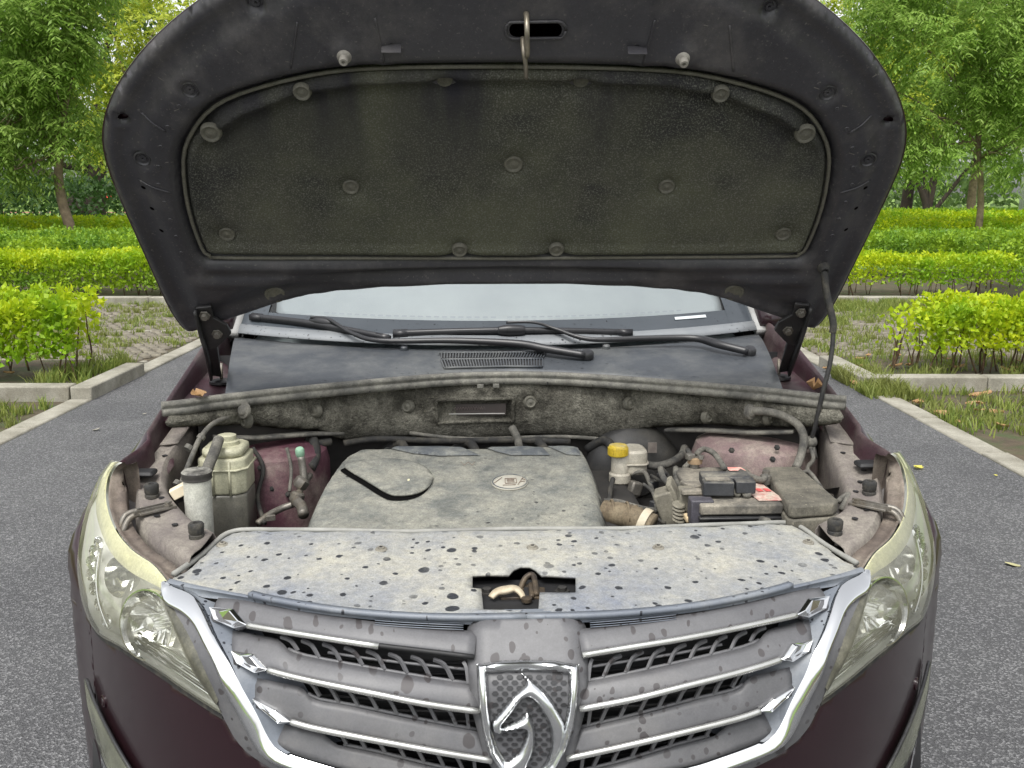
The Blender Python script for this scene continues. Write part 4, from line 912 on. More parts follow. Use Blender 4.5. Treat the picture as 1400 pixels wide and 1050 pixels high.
# hinge arms
m_hinge = M('hinge_black', (.020, .019, .020), (.034, .032, .034), 20, .45, dust=C(88, 84, 80), dlo=.5, dhi=.9, dscale=20)
for sg in (1, -1):
    hx = .675
    PT = [HP(sg * (hx - .006), .105, .03), HP(sg * (hx + .030), .100, .03), HP(sg * (hx + .032), .03, .034), HP(sg * (hx + .03), -.03, .036), Vector((sg * .735, 2.42, 1.155)), Vector((sg * .715, 2.43, 1.15)), HP(sg * (hx + .004), -.022, .036), HP(sg * (hx - .035), .018, .032), HP(sg * (hx - .030), .045, .031), HP(sg * (hx - .004), .07, .031)]
    n = len(PT); V = PT + [p + Vector((0, .006, .006)) for p in PT]
    Fa = [tuple(range(n)), tuple(reversed(range(n, 2 * n)))] + [(i, n + i, n + (i + 1) % n, (i + 1) % n) for i in range(n)]
    hg = mesh('hinge', V, Fa if sg > 0 else [tuple(reversed(f)) for f in Fa], m_hinge, HOOD, False, 0, .002)
    sweep('hinge_flange', [HP(sg * (hx + .029), .1, .034), HP(sg * (hx + .030), .03, .040), HP(sg * (hx + .030), -.03, .042), Vector((sg * .734, 2.414, 1.155))], [(-.003, -.012), (.003, -.012), (.003, .010), (-.003, .010)], m_hinge, HOOD, 4)
    for s in (.082, .022): lathe('hinge_bolt', [(.013, 0), (.013, .004), (.008, .004), (.008, .012), (.0, .012)], HP(sg * (hx + (.012 if s > .05 else -.004)), s, .033), m_steel, HOOD, HN, 6, False)
# prop rod
rod = [HP(.706, .215, .028), PY(1130, 400, 2.12), PY(1139, 440, 2.10), PY(1136, 490, 2.09), PY(1124, 540, 2.09), PY(1114, 585, 2.10), PY(1108, 604, 2.11)]
m_rod = M('prop_rod_sleeve', (.02, .02, .022), (.035, .034, .034), 20, .5, dust=C(104, 100, 92), dlo=.5, dhi=.85, dscale=14)
pr = tube('prop_rod', rod, .0052, m_rod, CAR, 10, 6)
tube('rod_sleeve', [rod[0].lerp(rod[1], .1), rod[1], rod[2], rod[2].lerp(rod[3], .3)], .0078, m_rub, pr, 10, 5)
lathe('rod_socket', [(.014, -.004), (.013, .004), (.009, .012), (.006, .012)], rod[0], m_rub, pr, HN, 14, False)
lathe('rod_pivot', [(.010, -.012), (.014, -.008), (.014, .008), (.010, .012)], rod[-1], m_hose, pr, (1, .2, .2), 12)
# ---------------- windshield, pillars, roof and cabin
def WG(x, t):   # windshield: t metres up the glass
    yb = 2.56 + .40 * x * x; zb = 1.214 + .012 * x * x; return Vector((x * (1 - .05 * t), yb + .84 * t - .05 * x * x * t, zb + .545 * t - .05 * t * t))
m_glass = glassmat('windshield_glass', (.97, .985, .985), haze=.03, hazec=C(200, 205, 205))
WSx = [i * .08 - .76 for i in range(20)]
GL = grid('windshield', [[WG(x, t) for x in WSx] for t in (0, .05, .1, .15, .2, .3, .4, .6, .8, 1.0)], m_glass, CAR)
m_frit = M('black_frit', C(58, 63, 68), C(70, 75, 80), 3, .10, spots=C(20, 22, 26), sdens=44, srad=.12)
grid('glass_border', [[WG(x, t) + Vector((0, -.001, .0025)) for x in WSx] for t in (-.01, .03, .06, .088)], m_frit, GL)
m_dashes = M('border_dots', C(120, 126, 130), None, 1, .4)
for i in range(46):
    x = -.50 + i * .0225
    if abs(i - 22) > .5: mesh('border_dash', [WG(x, .100) + Vector((0, -.002, .003)), WG(x + .014, .100) + Vector((0, -.002, .003)), WG(x + .014, .106) + Vector((0, -.002, .003)), WG(x, .106) + Vector((0, -.002, .003))], [(0, 1, 2, 3)], m_dashes, GL, False)
for sg in (1, -1):
    grid('glass_border', [[WG(sg * (.76 - q * .03), t) + Vector((0, -.0015, .003)) for q in (0, 1, 2, 3)] for t in (0, .1, .2, .3, .5, .8, 1)], m_frit, GL)
    sweep('windshield_seal', [WG(sg * .765, t) for t in (-.03, .0, .03, .1, .3, .6, 1.0)], [(-.016, -.008), (.016, -.008), (.02, .012), (-.012, .014)], M('grey_seal', C(150, 150, 148), C(120, 120, 118), 14, .7), CAR, 3)
    sweep('a_pillar', [(sg * .80, 2.78, 1.225), (sg * .79, 3.0, 1.39), (sg * .76, 3.4, 1.60), (sg * .74, 3.62, 1.69)], circ(.036, 10), m_paint, CAR, 4)
mk = M('vin_window', C(190, 196, 198), None, 1, .4); grid('sticker', [[WG(x, t) + Vector((0, -.003, .004)) for x in (.50, .56, .60)] for t in (.062, .074)], mk, GL)
SHD = M('silver_sunshade', C(146, 152, 154), C(132, 138, 141), 3, .5, 0)
def WB(x, t): return WG(x, t) + Vector((0, .012, -.014))
sh = sp2([(-.66, .60), (-.66, .16), (-.63, .105), (-.58, .095), (-.3, .092), (0, .090), (.3, .092), (.60, .095), (.655, .11), (.675, .155), (.675, .60)], 3)
SS = patch('sunshade', sh, lambda x, t: WB(x, t) + Vector((0, -.006 * math.sin(x * 9), .004 * math.sin(x * 9 + t * 5))), .03, SHD, CAR, solid=.003, face=(0, -.5, 1))
m_dash = M('dashboard', C(176, 186, 188), C(160, 170, 174), 3, .7)
grid('dashboard', [[(x, y, 1.17 - .02 * abs(x) + (y - 2.66) * .06) for x in (-.74, -.4, 0, .4, .74)] for y in (2.64, 2.9, 3.15, 3.3)], m_dash, CAR)
grid('roof', [[(x, y, z - .10 * (abs(x) / .7) ** 3) for x in (-.72, -.5, -.25, 0, .25, .5, .72)] for y, z in ((3.42, 1.72), (3.8, 1.775), (4.6, 1.79), (5.6, 1.76), (6.0, 1.68))], m_paint, CAR, .02)
for sg in (1, -1):
    side = [(2.8, .3), (2.8, 1.235), (3.2, 1.10), (5.9, 1.12), (6.05, .9), (6.0, .3)]
    patch('body_side', side, lambda y, z: (sg * (.885 - .09 * max(0, (z - .9) / .33) ** 2), y, z), .08, m_paint, CAR, solid=.004, face=(sg, 0, 0))
    patch('side_window', [(2.86, 1.23), (3.0, 1.11), (5.9, 1.13), (5.7, 1.62), (3.7, 1.66), (3.3, 1.50)], lambda y, z: (sg * (.84 - .24 * (z - 1.1) * .8), y, z), .1, M('side_glass', (.02, .022, .024), None, 1, .05), CAR, solid=.004, face=(sg, 0, 0))
    mo = patch('wing_mirror', sp2([(.80, 1.27), (.82, 1.38), (.90, 1.41), (1.00, 1.38), (1.01, 1.28), (.90, 1.25)], 3, True), lambda x, z: (sg * x, 3.06 - .06 * math.sin(math.pi * min(1, max(0, (x - .8) / .23))), z), .02, m_paint, CAR, solid=.08)
grid('tailgate', [[(x, 6.02 - .1 * (z > 1.2), z) for x in (-.86 + .16 * (z > 1.3), 0, .86 - .16 * (z > 1.3))] for z in (.3, .9, 1.2, 1.68)], m_paint, CAR, .01)
grid('floor_pan', [[(x, y, .28) for x in (-.84, 0, .84)] for y in (1.98, 3, 6)], m_dark, CAR, .02)
grid('cabin_bulkhead', [[(x, 2.64, z) for x in (-.8, 0, .8)] for z in (.3, .8, 1.17)], m_dark, CAR, .01)
for sg in (1, -1): lathe('rear_wheel', [(.0, .09), (.2, .10), (.30, .105), (.33, .06), (.33, -.08), (.2, -.1)], (sg * .78, 4.95, .33), m_rub, CAR, (sg, 0, 0), 30)
# ================================================================== ENGINE BAY
def yf(x): return nose_y(x, .962)
def zs(x, y): return .962 + .075 * (y - yf(x)) - .006 * sstep(.4, .6, abs(x))
def PR(u, v, zf):
    z = 1.0
    for _ in range(25): p = PZ(u, v, z); z = .5 * z + .5 * zf(p.x, p.y)
    return PZ(u, v, z)
# ---- shroud over the radiator
bk = [(0, 1.737), (.2, 1.738), (.35, 1.745), (.45, 1.757), (.515, 1.774), (.540, 1.772), (.556, 1.752), (.575, 1.68), (.597, 1.587)]
ft = [(.597, 1.575)] + [(x, yf(x)) for x in (.55, .48, .40, .3, .2, .1, 0)]
hs2 = bk + ft; SO = hs2 + [(-a, b) for a, b in reversed(hs2[1:-1])]
LH = [PR(u, v, zs) for u, v in ((646, 785), (696, 783), (703, 776), (712, 772), (724, 772), (732, 776), (740, 783), (787, 785), (787, 806), (738, 806), (736, 830), (661, 830), (658, 803), (646, 802))]
LHP = [(p.x, p.y) for p in LH]
SHR = empty('radiator_shroud', parent=CAR)
def shf(x, y):
    d = edist((x, y), SO); b = y - yf(x)
    z = zs(x, y) - .010 * (1 - sstep(0, .012, d)) * (1 if b > .03 else 0) + .0025 * nz(x * 6, y * 6, 2)
    for sx in (.20, -.20): z -= .004 * math.exp(-((x - sx) / .03) ** 2) * sstep(.1, .2, b)
    z -= .004 * (1 - sstep(0, .01, edist((x, y), LHP)))
    return (x, y, z)
patch('shroud_top', SO, shf, .012, m_shroud, SHR, holes=[LHP], solid=.005, face=(0, 0, 1))
sweep('shroud_rear_bead', [Vector(shf(x, y)) + Vector((0, .003, .006)) for x, y in [(-a, b) for a, b in reversed(bk[1:])] + bk], circ(.005, 8), M('shroud_edge', C(150, 150, 144), C(110, 110, 106), 10, .7), SHR, 3)
for sg in (1, -1):
    f = (lambda P: P) if sg > 0 else mir
    band('shroud_lip', f([(0, .9635), (.1, .9635), (.2, .9645), (.3, .9665), (.4, .968), (.5, .966), (.60, .960)]), f([(0, .956), (.1, .956), (.2, .958), (.3, .961), (.4, .963), (.5, .961), (.597, .953)]), m_lip, SHR, 40, -.001, .006, .002)
    band('lip_shelf', f([(0, .957), (.1, .957), (.2, .959), (.3, .961), (.4, .963), (.5, .961), (.595, .954)]), f([(0, .950), (.1, .9505), (.2, .953), (.3, .956), (.4, .958), (.47, .957), (.53, .951)]), m_lip, SHR, 40, .005, -.002, -.003)
m_scr = M('screw_head', C(150, 146, 134), C(110, 106, 98), 40, .6, .3)
for u, v in ((521, 751), (728, 749), (900, 749), (1105, 742), (304, 745)):
    p = PR(u, v, zs); p = Vector(shf(p.x, p.y)); SCR = lathe('screw', [(.011, 0), (.010, .002), (.0065, .0025), (.0062, .005), (.003, .0055), (.0, .0035)], p, m_scr, SHR, (0, -.08, 1), 16, False)
    for a in (0, math.pi / 2): box('screw_slot', p + Vector((0, 0, .0052)), (.007, .0012, .0014), m_dark, SHR, rz=a + .4, bevel=0)
# latch in its cut-out
LT = empty('hood_latch', parent=CAR)
cL = PR(717, 800, zs)
box('latch_well', (cL.x, cL.y + .01, zs(0, cL.y) - .055), (.19, .13, .07), m_dark, LT, bevel=.004)
lx0, ly0, lz0 = cL.x, cL.y, zs(0, cL.y)
m_lat = M('latch_steel', C(92, 82, 70), C(64, 56, 50), 24, .55, .5, dust=C(140, 122, 96), dlo=.45, dhi=.8, dscale=30)
prism('latch_plate', [(lx0 - .040, ly0 - .012), (lx0 + .034, ly0 - .012), (lx0 + .036, ly0 + .028), (lx0 + .016, ly0 + .034), (lx0 + .004, ly0 + .046), (lx0 - .012, ly0 + .034), (lx0 - .042, ly0 + .028)], lz0 - .022, lz0 - .016, m_lat, LT, .0015)
box('latch_slot', (lx0 + .004, ly0 + .004, lz0 - .0145), (.008, .034, .004), m_dark, LT, bevel=0)
tube('latch_catch', [(lx0 - .006, ly0 + .026, lz0 - .018), (lx0 + .004, ly0 + .036, lz0 - .002), (lx0 + .016, ly0 + .038, lz0 + .002), (lx0 + .019, ly0 + .02, lz0 - .006), (lx0 + .019, ly0 - .010, lz0 - .014)], .005, m_lat, LT, 8, 5)
tube('latch_catch', [(lx0 + .012, ly0 + .026, lz0 - .010), (lx0 + .012, ly0 + .0, lz0 - .012), (lx0 + .011, ly0 - .016, lz0 - .014)], .0045, m_lat, LT, 8, 4)
sweep('release_lever', [(lx0 - .056, ly0 - .020, lz0 - .012), (lx0 - .046, ly0 - .012, lz0 - .006), (lx0 - .030, ly0 - .008, lz0 - .004), (lx0 - .016, ly0 - .006, lz0 - .003), (lx0 - .006, ly0 - .016, lz0 - .008), (lx0 - .002, ly0 - .030, lz0 - .014)], [(-.008, -.003), (.008, -.003), (.007, .003), (-.007, .003)], M('lever_plastic', C(196, 184, 160), C(150, 138, 116), 30, .6), LT, 5, True, [(0, .7), (.35, 1.1), (1, .45)])
lathe('pivot', [(.009, 0), (.009, .006), (.004, .008), (.0, .008)], (lx0 + .002, ly0 - .028, lz0 - .016), m_lat, LT, n=14, cap=False)
for dx in (-.062, .064): lathe('latch_bolt', [(.013, 0), (.013, .003), (.008, .003), (.008, .009), (.0, .009)], (lx0 + dx, ly0 + .016, lz0 - .020), M('dark_bolt', (.05, .048, .045), (.08, .075, .07), 30, .5, .6), LT, n=6, cap=False)
box('latch_cover', (lx0, yf(0) + .006, zs(0, yf(0)) - .0035), (.074, .022, .006), m_lip, LT, bevel=.001)
# ---- inner fender rails
ZR = [(1.55, .962), (1.68, .975), (1.80, .990), (1.95, 1.012), (2.05, 1.040), (2.15, 1.070), (2.3, 1.10), (2.6, 1.13)]
def zr(x, y): return interp(ZR, y)
RI = {1: [(1116, 717), (1150, 698), (1156, 675), (1149, 647), (1137, 618), (1128, 590), (1122, 572)], -1: [(295, 728), (265, 711), (241, 686), (228, 663), (232, 629), (253, 600), (270, 574)]}
RO = {1: [(1156, 755), (1192, 725), (1204, 694), (1202, 656), (1187, 626), (1166, 599), (1140, 568)], -1: [(259, 765), (206, 727), (189, 696), (189, 660), (200, 634), (220, 610), (250, 568)]}
def resamp(P, n):
    P = spline(P, 6); d = [0]
    for a, b in zip(P, P[1:]): d.append(d[-1] + (b - a).length)
    o = []
    for i in range(n):
        s = d[-1] * i / (n - 1); j = 0
        while j < len(d) - 2 and d[j + 1] < s: j += 1
        o.append(P[j].lerp(P[j + 1], (s - d[j]) / max(1e-9, d[j + 1] - d[j])))
    return o
RAILO = {}
m_wall = M('bay_side_wall', C(92, 88, 82), C(60, 56, 54), 10, .9, dust=C(140, 134, 122), dlo=.4, dhi=.75, dscale=8, bump=.4)
for sg in (1, -1):
    I = resamp([PR(u, v, zr) for u, v in RI[sg]], 30); O_ = resamp([PR(u, v, zr) for u, v in RO[sg]], 30)
    RAILO[sg] = [(p.y, abs(p.x), p.z) for p in O_]
    rows = []
    for a, b in zip(I, O_):
        c = a.lerp(b, .5); r = [a + Vector((-sg * .004, 0, -.30)), a + Vector((-sg * .002, 0, -.16)), a + Vector((0, 0, -.05)), a + Vector((0, 0, -.012)), a + Vector((sg * .006, 0, -.002))]
        r += [a.lerp(b, t) + Vector((0, 0, .002 * math.sin(t * 9))) for t in (.2, .4, .6, .8, .93)] + [b + Vector((0, 0, -.006)), b + Vector((sg * .004, 0, -.03)), b + Vector((sg * .004, 0, -.09))]
        rows.append(r)
    RL = grid('inner_fender_rail', rows, m_rail, CAR, .002)
    if sg > 0: RL.data.flip_normals()
    for q in range(8):
        t = .1 + .1 * q; i = int(t * 29); p = I[i].lerp(O_[i], .3 + .35 * (q % 3) / 2)
        lathe('rail_hole', [(.006, 0), (.006, .0012), (.0, .0008)], p + Vector((0, 0, .0035)), m_dark, RL, n=12, cap=False)
    # rear cap plate on the rail
    i0, i1 = 22, 29; rows = [[I[i].lerp(O_[i], t) + Vector((0, 0, .006)) for t in (.05, .3, .6, .95)] for i in range(i0, i1 + 1)]
    grid('rail_cover_plate', rows, m_rail, RL, .003)
    # headlight mounting ring, brown and dusty
    HT = resamp([NP(sg * x, z, -.002) for x, z in hl_top], 30); rows = []
    for i, p in enumerate(HT):
        t = (HT[min(29, i + 1)] - HT[max(0, i - 1)]); n = Vector((-t.y, t.x, 0)).normalized(); n = n if n.dot(Vector((-sg, .55, 0))) > 0 else -n
        rows.append([p, p + n * .004 + Vector((0, 0, .001)), p + n * .008 + Vector((0, 0, -.006)), p + n * .020 + Vector((0, 0, -.007)), p + n * .031 + Vector((0, 0, -.005)), p + n * .034 + Vector((0, 0, -.020)), p + n * .036 + Vector((0, 0, -.09))])
    grid('lamp_mount_ring', rows, M('brown_dusty_ring', C(120, 108, 98), C(92, 82, 76), 18, .8, dust=C(160, 150, 136), dlo=.45, dhi=.75, dscale=12), CAR)
    rows = [[r[-1] + Vector((0, 0, .02)), r[-1] + Vector((-sg * .09, .05, -.01))] for r in rows]
    grid('lamp_back', rows, M('grey_lamp_back', C(120, 116, 114), C(80, 76, 76), 16, .6, dust=C(160, 154, 146), dlo=.5, dhi=.8), CAR)
    # rubber stops, bracket
    for (u, v) in (((1188, 676), (1141, 730)) if sg > 0 else ((208, 680), (269, 735))):
        p = PR(u, v, zr); st = lathe('rubber_stop', [(.014, 0), (.014, .006), (.0118, .008), (.014, .011), (.014, .017), (.0145, .020), (.0145, .026), (.012, .029), (.006, .029), (.005, .024), (.0, .024)], p, m_rub, CAR, n=18, cap=False)
    c = PR(*((1187, 697) if sg > 0 else (214, 702)), zr) + Vector((0, 0, .008))
    BR = box('lamp_bracket', c, (.075, .024, .005), m_steel, CAR, rz=-sg * .75, bevel=.001)
    for dy in (-.009, .009): box('bracket_rib', c + Vector((sg * .006, dy, .004)), (.07, .003, .006), m_steel, BR, rz=-sg * .75, bevel=0)
    lathe('bolt', [(.009, 0), (.009, .003), (.006, .003), (.006, .008), (.0, .008)], c + Vector((-sg * .018, .014, .003)), m_steel, BR, n=6, cap=False)
    tube('bracket_arm', [c + Vector((sg * .02, -.018, 0)), c + Vector((sg * .04, -.034, -.006)), c + Vector((sg * .05, -.05, -.03))], .006, m_steel, BR, 8, 4)
    tube('bracket_arm', [c + Vector((sg * .03, -.004, 0)), c + Vector((sg * .052, -.02, -.004)), c + Vector((sg * .06, -.036, -.03))], .006, m_steel, BR, 8, 4)
    # painted gutter between fender edge and rail
    rows = []
    for k in range(26):
        y = 1.94 + k * .034; zt = interp(FT, y); x = side_x(y, zt); q = sorted(RAILO[sg]); ro = interp([(a, b) for a, b, c_ in q], y); rz_ = interp([(a, c_) for a, b, c_ in q], y)
        ro = min(ro, x - .05); rz_ = min(rz_, zt - .02)
        rows.append([(sg * x, y, zt), (sg * (x - .004), y, zt + .001), (sg * (x - .009), y, zt - .006), (sg * (x - .013), y, zt - .04), (sg * (x - .018), y, rz_ - .012), (sg * (x * .5 + ro * .5), y, rz_ - .010), (sg * (ro + .004), y, rz_ - .004), (sg * (ro - .004), y, rz_ - .01)])
    g = grid('fender_gutter', rows, m_paintd, CAR, 0); 
    for k in range(5):
        y = 2.0 + k * .11; q = sorted(RAILO[sg]); ro = interp([(a, b) for a, b, c_ in q], y); rz_ = interp([(a, c_) for a, b, c_ in q], y)
        lathe('flange_bolt', [(.010, 0), (.010, .002), (.006, .002), (.006, .006), (.0, .006)], (sg * (ro + .022), y, rz_ - .006), m_rub, g, n=6, cap=False)
    y0 = 1.965; box('gutter_hole', (sg * .765, y0, interp(FT, y0) - .034), (.05, .04, .012), m_dark, g, bevel=.006)
    # lower dark floor of the wheel-arch side
    grid('arch_apron', [[(sg * .30, y, .55), (sg * .60, y, .60), (sg * .83, y, .78)] for y in (1.92, 2.0, 2.2, 2.5)], m_bay, CAR, .002)
# ---- seal and cowl
SL = [(0, 2.417), (.14, 2.400), (.27, 2.352), (.40, 2.292), (.517, 2.232), (.64, 2.160), (.71, 2.105), (.755, 2.080)]
SLs = [(-a, b) for a, b in reversed(SL[1:])] + SL
def sly(x): return interp(SLs, x)
SEAL = sweep('hood_seal', [(x, y, 1.150) for x, y in SLs], [(-.006, -.020), (.010, -.020), (.013, -.012), (.011, -.006), (.004, -.003), (.009, .001), (.009, .007), (.003, .011), (-.006, .011), (-.009, 0)], m_seal, CAR, 5)
for x, dz in ((-.06, 0), (-.02, .0)): box('seal_clip', (x, sly(x) - .014, 1.128), (.016, .006, .010), m_seal, SEAL, bevel=.001)
m_cowl = M('cowl_plastic', C(66, 70, 75), C(54, 58, 63), 4, .5, dust=C(116, 117, 114), dlo=.44, dhi=.78, dscale=6, spots=C(26, 28, 32), sdens=30, srad=.12, grain=.15, bump=.1)
def CW(x, q):
    a = Vector((x, sly(x * .86) + .010, 1.158)); b = WG(x * 1.02, -.012) + Vector((0, 0, -.006)); a.x = x * .86; p = a.lerp(b, q); p.z += .010 * math.sin(math.pi * q) - .006 * sstep(.8, 1, q); return p
COWL = grid('cowl_panel', [[CW(-.745 + i * .745 / 24, q / 10) for i in range(49)] for q in range(11)], m_cowl, CAR, .003)
m_cowe = M('cowl_edge', C(112, 116, 120), C(128, 131, 133), 6, .5, spots=C(50, 50, 54), sdens=36)
grid('cowl_rear_strip', [[WG(x, t) + Vector((0, -.004, .006)) for x in WSx] for t in (-.018, .0, .022)], m_cowe, COWL, .003)
VX0, VX1 = PY(597, 495, 2.5).x, PY(746, 495, 2.5).x
def CWo(x, q, h): return CW(x, q) + Vector((0, -.25, .97)) * h
grid('vent_recess', [[CWo(VX0 + (VX1 - VX0) * i / 12, q, .0012) for i in range(13)] for q in (.12, .36, .62)], m_dark, COWL)
for r_, (qa, qb) in enumerate(((.13, .34), (.385, .60))):
    for i in range(37):
        x = VX0 + (VX1 - VX0) * i / 36; sk = (.006 if r_ else -.002)
        sweep('vent_slat', [CWo(x, qa, .003), CWo(x + sk, qb, .003)], [(-.0014, -.003), (.0014, -.003), (.0014, .003), (-.0014, .003)], m_cowl, COWL, 0, False)
for q in (.125, .36, .61): sweep('vent_frame', [CWo(VX0 + (VX1 - VX0) * i / 8, q, .003) for i in range(9)], [(-.002, -.003), (.002, -.003), (.002, .003), (-.002, .003)], m_cowl, COWL, 1)
for u, v in ((551, 484), (831, 486)):
    p = PY(u, v, 2.53); p = CW(p.x, .80); lathe('cowl_clip', [(.011, 0), (.010, .010), (.006, .013), (.0, .014)], p, m_cowl, COWL, (0, -.3, 1), 14, False)
# ---- wipers
m_wip = M('wiper_black', (.012, .012, .014), (.02, .02, .023), 12, .4, spots=(.004, .004, .005), sdens=60)
def wiper(blade, adapter, arm, pivot):
    W = empty('wiper', parent=CAR)
    sweep('blade', blade, [(-.006, -.010), (.006, -.010), (.009, .004), (.003, .010), (-.005, .008)], m_wip, W, 6, True, [(0, .5), (.06, 1), (.94, 1), (1, .5)])
    for k, e in ((0, blade[0]), (-1, blade[-1])):
        d = (Vector(blade[1 if k == 0 else -2]) - Vector(e)).normalized(); sweep('blade_cap', [Vector(e) - d * .005, Vector(e) + d * .035], [(-.008, -.010), (.008, -.010), (.010, .005), (-.006, .011)], m_wip, W, 0)
    a = Vector(adapter); d = (Vector(blade[-1]) - Vector(blade[0])).normalized()
    sweep('adapter', [a - d * .038, a - d * .015, a + d * .02, a + d * .034], [(-.009, -.011), (.009, -.011), (.011, .006), (.003, .016), (-.008, .012)], m_wip, W, 4, True, [(0, .7), (.4, 1.1), (1, .8)])
    n = len(arm); sweep('arm', arm, [(-.006, -.004), (.006, -.004), (.006, .005), (-.006, .005)], m_wip, W, 6, True, [(0, .7), (.25, .75), (.42, 1.2), (.8, 2.0), (1, 1.7)])
    lathe('pivot_cap', [(.017, -.004), (.0165, .008), (.012, .013), (.0, .014)], pivot, m_wip, W, (0, -.4, 1), 18, False)
def topz(x, y):
    t = (y - 2.56 - .40 * x * x) / .84
    if t > -.01: return 1.214 + .012 * x * x + .545 * t - .05 * t * t
    yb = 2.56 + .40 * x * x; s0 = sly(x) + .01; return 1.158 + .05 * (y - s0) / max(.05, yb - s0) + .006
def GS(u, v, off=.016):
    t = 2.0
    while t < 4.5:
        q = at_t(u, v, t)
        if q.z < topz(q.x, q.y) + off: return q
        t += .004
    return at_t(u, v, 2.7)
wiper([GS(345, 433), GS(430, 443), GS(530, 462)], GS(440, 441, .022), [GS(425, 434, .034), GS(448, 436, .036), GS(480, 455, .026), GS(520, 466, .022), GS(620, 466, .022), GS(705, 470, .024), GS(745, 477, .022), GS(800, 486, .014)], GS(803, 486, .010))
wiper([GS(540, 456), GS(700, 452), GS(862, 455)], GS(700, 452, .022), [GS(692, 441, .034), GS(730, 441, .036), GS(760, 450, .03), GS(805, 464, .022), GS(880, 463, .022), GS(950, 463, .024), GS(985, 472, .022), GS(1022, 481, .014)], GS(1025, 481, .010))
# hinge wells either side of the cowl
for sg in (1, -1):
    grid('hinge_well', [[(sg * (.625 + (.13 * k / 5)), 2.16 + .10 * k + 0 * j, 1.115 + .006 * k) if j == 0 else (sg * (side_x(2.16 + .10 * k, interp(FT, 2.16 + .10 * k)) - .012), 2.16 + .10 * k, 1.10 + .012 * k) for j in (0, 1)] for k in range(6)], m_paintd, CAR)
    c = Vector((sg * .715, 2.43, 1.135)); lathe('hinge_mount', [(.03, 0), (.03, .006), (.02, .01), (.0, .01)], c, m_hinge, CAR, n=14, cap=False); tube('hinge_pin', [c, c + Vector((0, .01, .05))], .004, m_steel, CAR, 8, 1)
# ---- firewall felt
def fwy(x): return 2.425 - .62 * x * x
FC = [(431, 562, .017), (557, 557, .017), (725, 551, .018), (862, 553, .017), (968, 572, .016), (1052, 573, .016), (335, 577, .018)]
def zbot(x): return .985 + .16 * x * x + .03 * sstep(-.40, -.46, x) + .022 * sstep(.30, .36, x) + .005 * math.sin(x * 17)
fcp = []
for u, v, r in FC:
    p = PY(u, v, 2.4)
    for _ in range(6): p = PY(u, v, fwy(p.x) - .02)
    fcp.append((p.x, p.z, r))
def rect_in(x, z, x0, x1, z0, z1, s): return sstep(x0 - s, x0 + s, x) * sstep(x1 + s, x1 - s, x) * sstep(z0 - s, z0 + s, z) * sstep(z1 + s, z1 - s, z)
b0 = PY(600, 574, 2.40); b1 = PY(699, 547, 2.40)
def fwb(x, z):
    zt = 1.135; t = (z - zbot(x)) / (zt - zbot(x)); h = .030 * math.sin(math.pi * min(1, max(0, t))) ** .6 + .008 * nz(x * 9, z * 9, 3) + .004 * nz(x * 25, z * 25, 7)
    for cx_, cz, r in fcp: h -= .022 * math.exp(-((x - cx_) ** 2 + (z - cz) ** 2) / (r * 1.5) ** 2)
    k = rect_in(x, z, b0.x, b1.x, b0.z, b1.z, .004); h = h * (1 - k) + .004 * k
    return h
FW = [(x / 40 * .74, zbot(x / 40 * .74)) for x in range(-40, 41)] + [(x / 20 * .74, 1.135) for x in range(20, -21, -1)]
FWL = patch('firewall_insulation', FW, lambda x, z: (x, fwy(x) - fwb(x, z), z), .0105, m_felt, CAR, solid=.01)
grid('firewall', [[(x / 10 * .70, fwy(x / 10 * .70) + .03, z) for x in range(-10, 11)] for z in (.4, .7, .95, 1.05, 1.13)], m_bay, CAR)
for cx_, cz, r in fcp:
    lathe('felt_clip', [(r * 1.05, -.004), (r * .95, .004), (r * .7, .008), (r * .5, .006), (r * .25, .007), (.0, .010)], (cx_, fwy(cx_) - fwb(cx_, cz) - .005, cz), m_clip, FWL, (1.2 * cx_, -1, .2), 18, False)
m_plate = M('plate_brown', C(72, 64, 62), C(60, 54, 52), 10, .5)
cxp, czp = (b0.x + b1.x) / 2, (b0.z + b1.z) / 2
box('label_plate', (cxp, fwy(cxp) - .008, czp - .002), (abs(b1.x - b0.x) * .86, .004, abs(b1.z - b0.z) * .62), m_plate, FWL, bevel=.001)
m_let = M('faded_print', C(112, 100, 98), None, 1, .6)
xx = cxp - .052
for i in range(16):
    w_ = (.005, .0045, .0035, .0055)[i % 4]; z0_ = czp + .002
    sweep('print_mark', [(xx, fwy(xx) - .0112, z0_ - .0035), (xx + w_ * .2, fwy(xx) - .0112, z0_ + .0035), (xx + w_ * .8, fwy(xx) - .0112, z0_ + .003), (xx + w_, fwy(xx) - .0112, z0_ - .0035)], circ(.0007, 4), m_let, FWL, 2); xx += w_ + .002
box('plate_edge', (cxp, fwy(cxp) - .0115, czp - .012), (abs(b1.x - b0.x) * .82, .003, .002), M('pale_edge', C(190, 188, 182), None, 1, .5), FWL, bevel=.0004)
rim = [(b0.x - .004, b0.z - .004), (b1.x + .004, b0.z - .004), (b1.x + .004, b1.z + .004), (b0.x - .004, b1.z + .004)]
sweep('plate_recess_rim', [(x, fwy(x) - .027, z) for x, z in dens(rim, .02) + [rim[0]]], circ(.005, 6), m_felt, FWL, 2)
for u, v in ((335, 561), (1024, 563)):
    p = PY(u, v, 2.2)
    for _ in range(6): p = PY(u, v, fwy(p.x) - .035)
    lathe('cable_grommet', [(.019, 0), (.018, .006), (.013, .008), (.011, .012), (.008, .014), (.0, .014)], p, m_hose, FWL, (1.2 * p.x, -1, .2), 18, False)
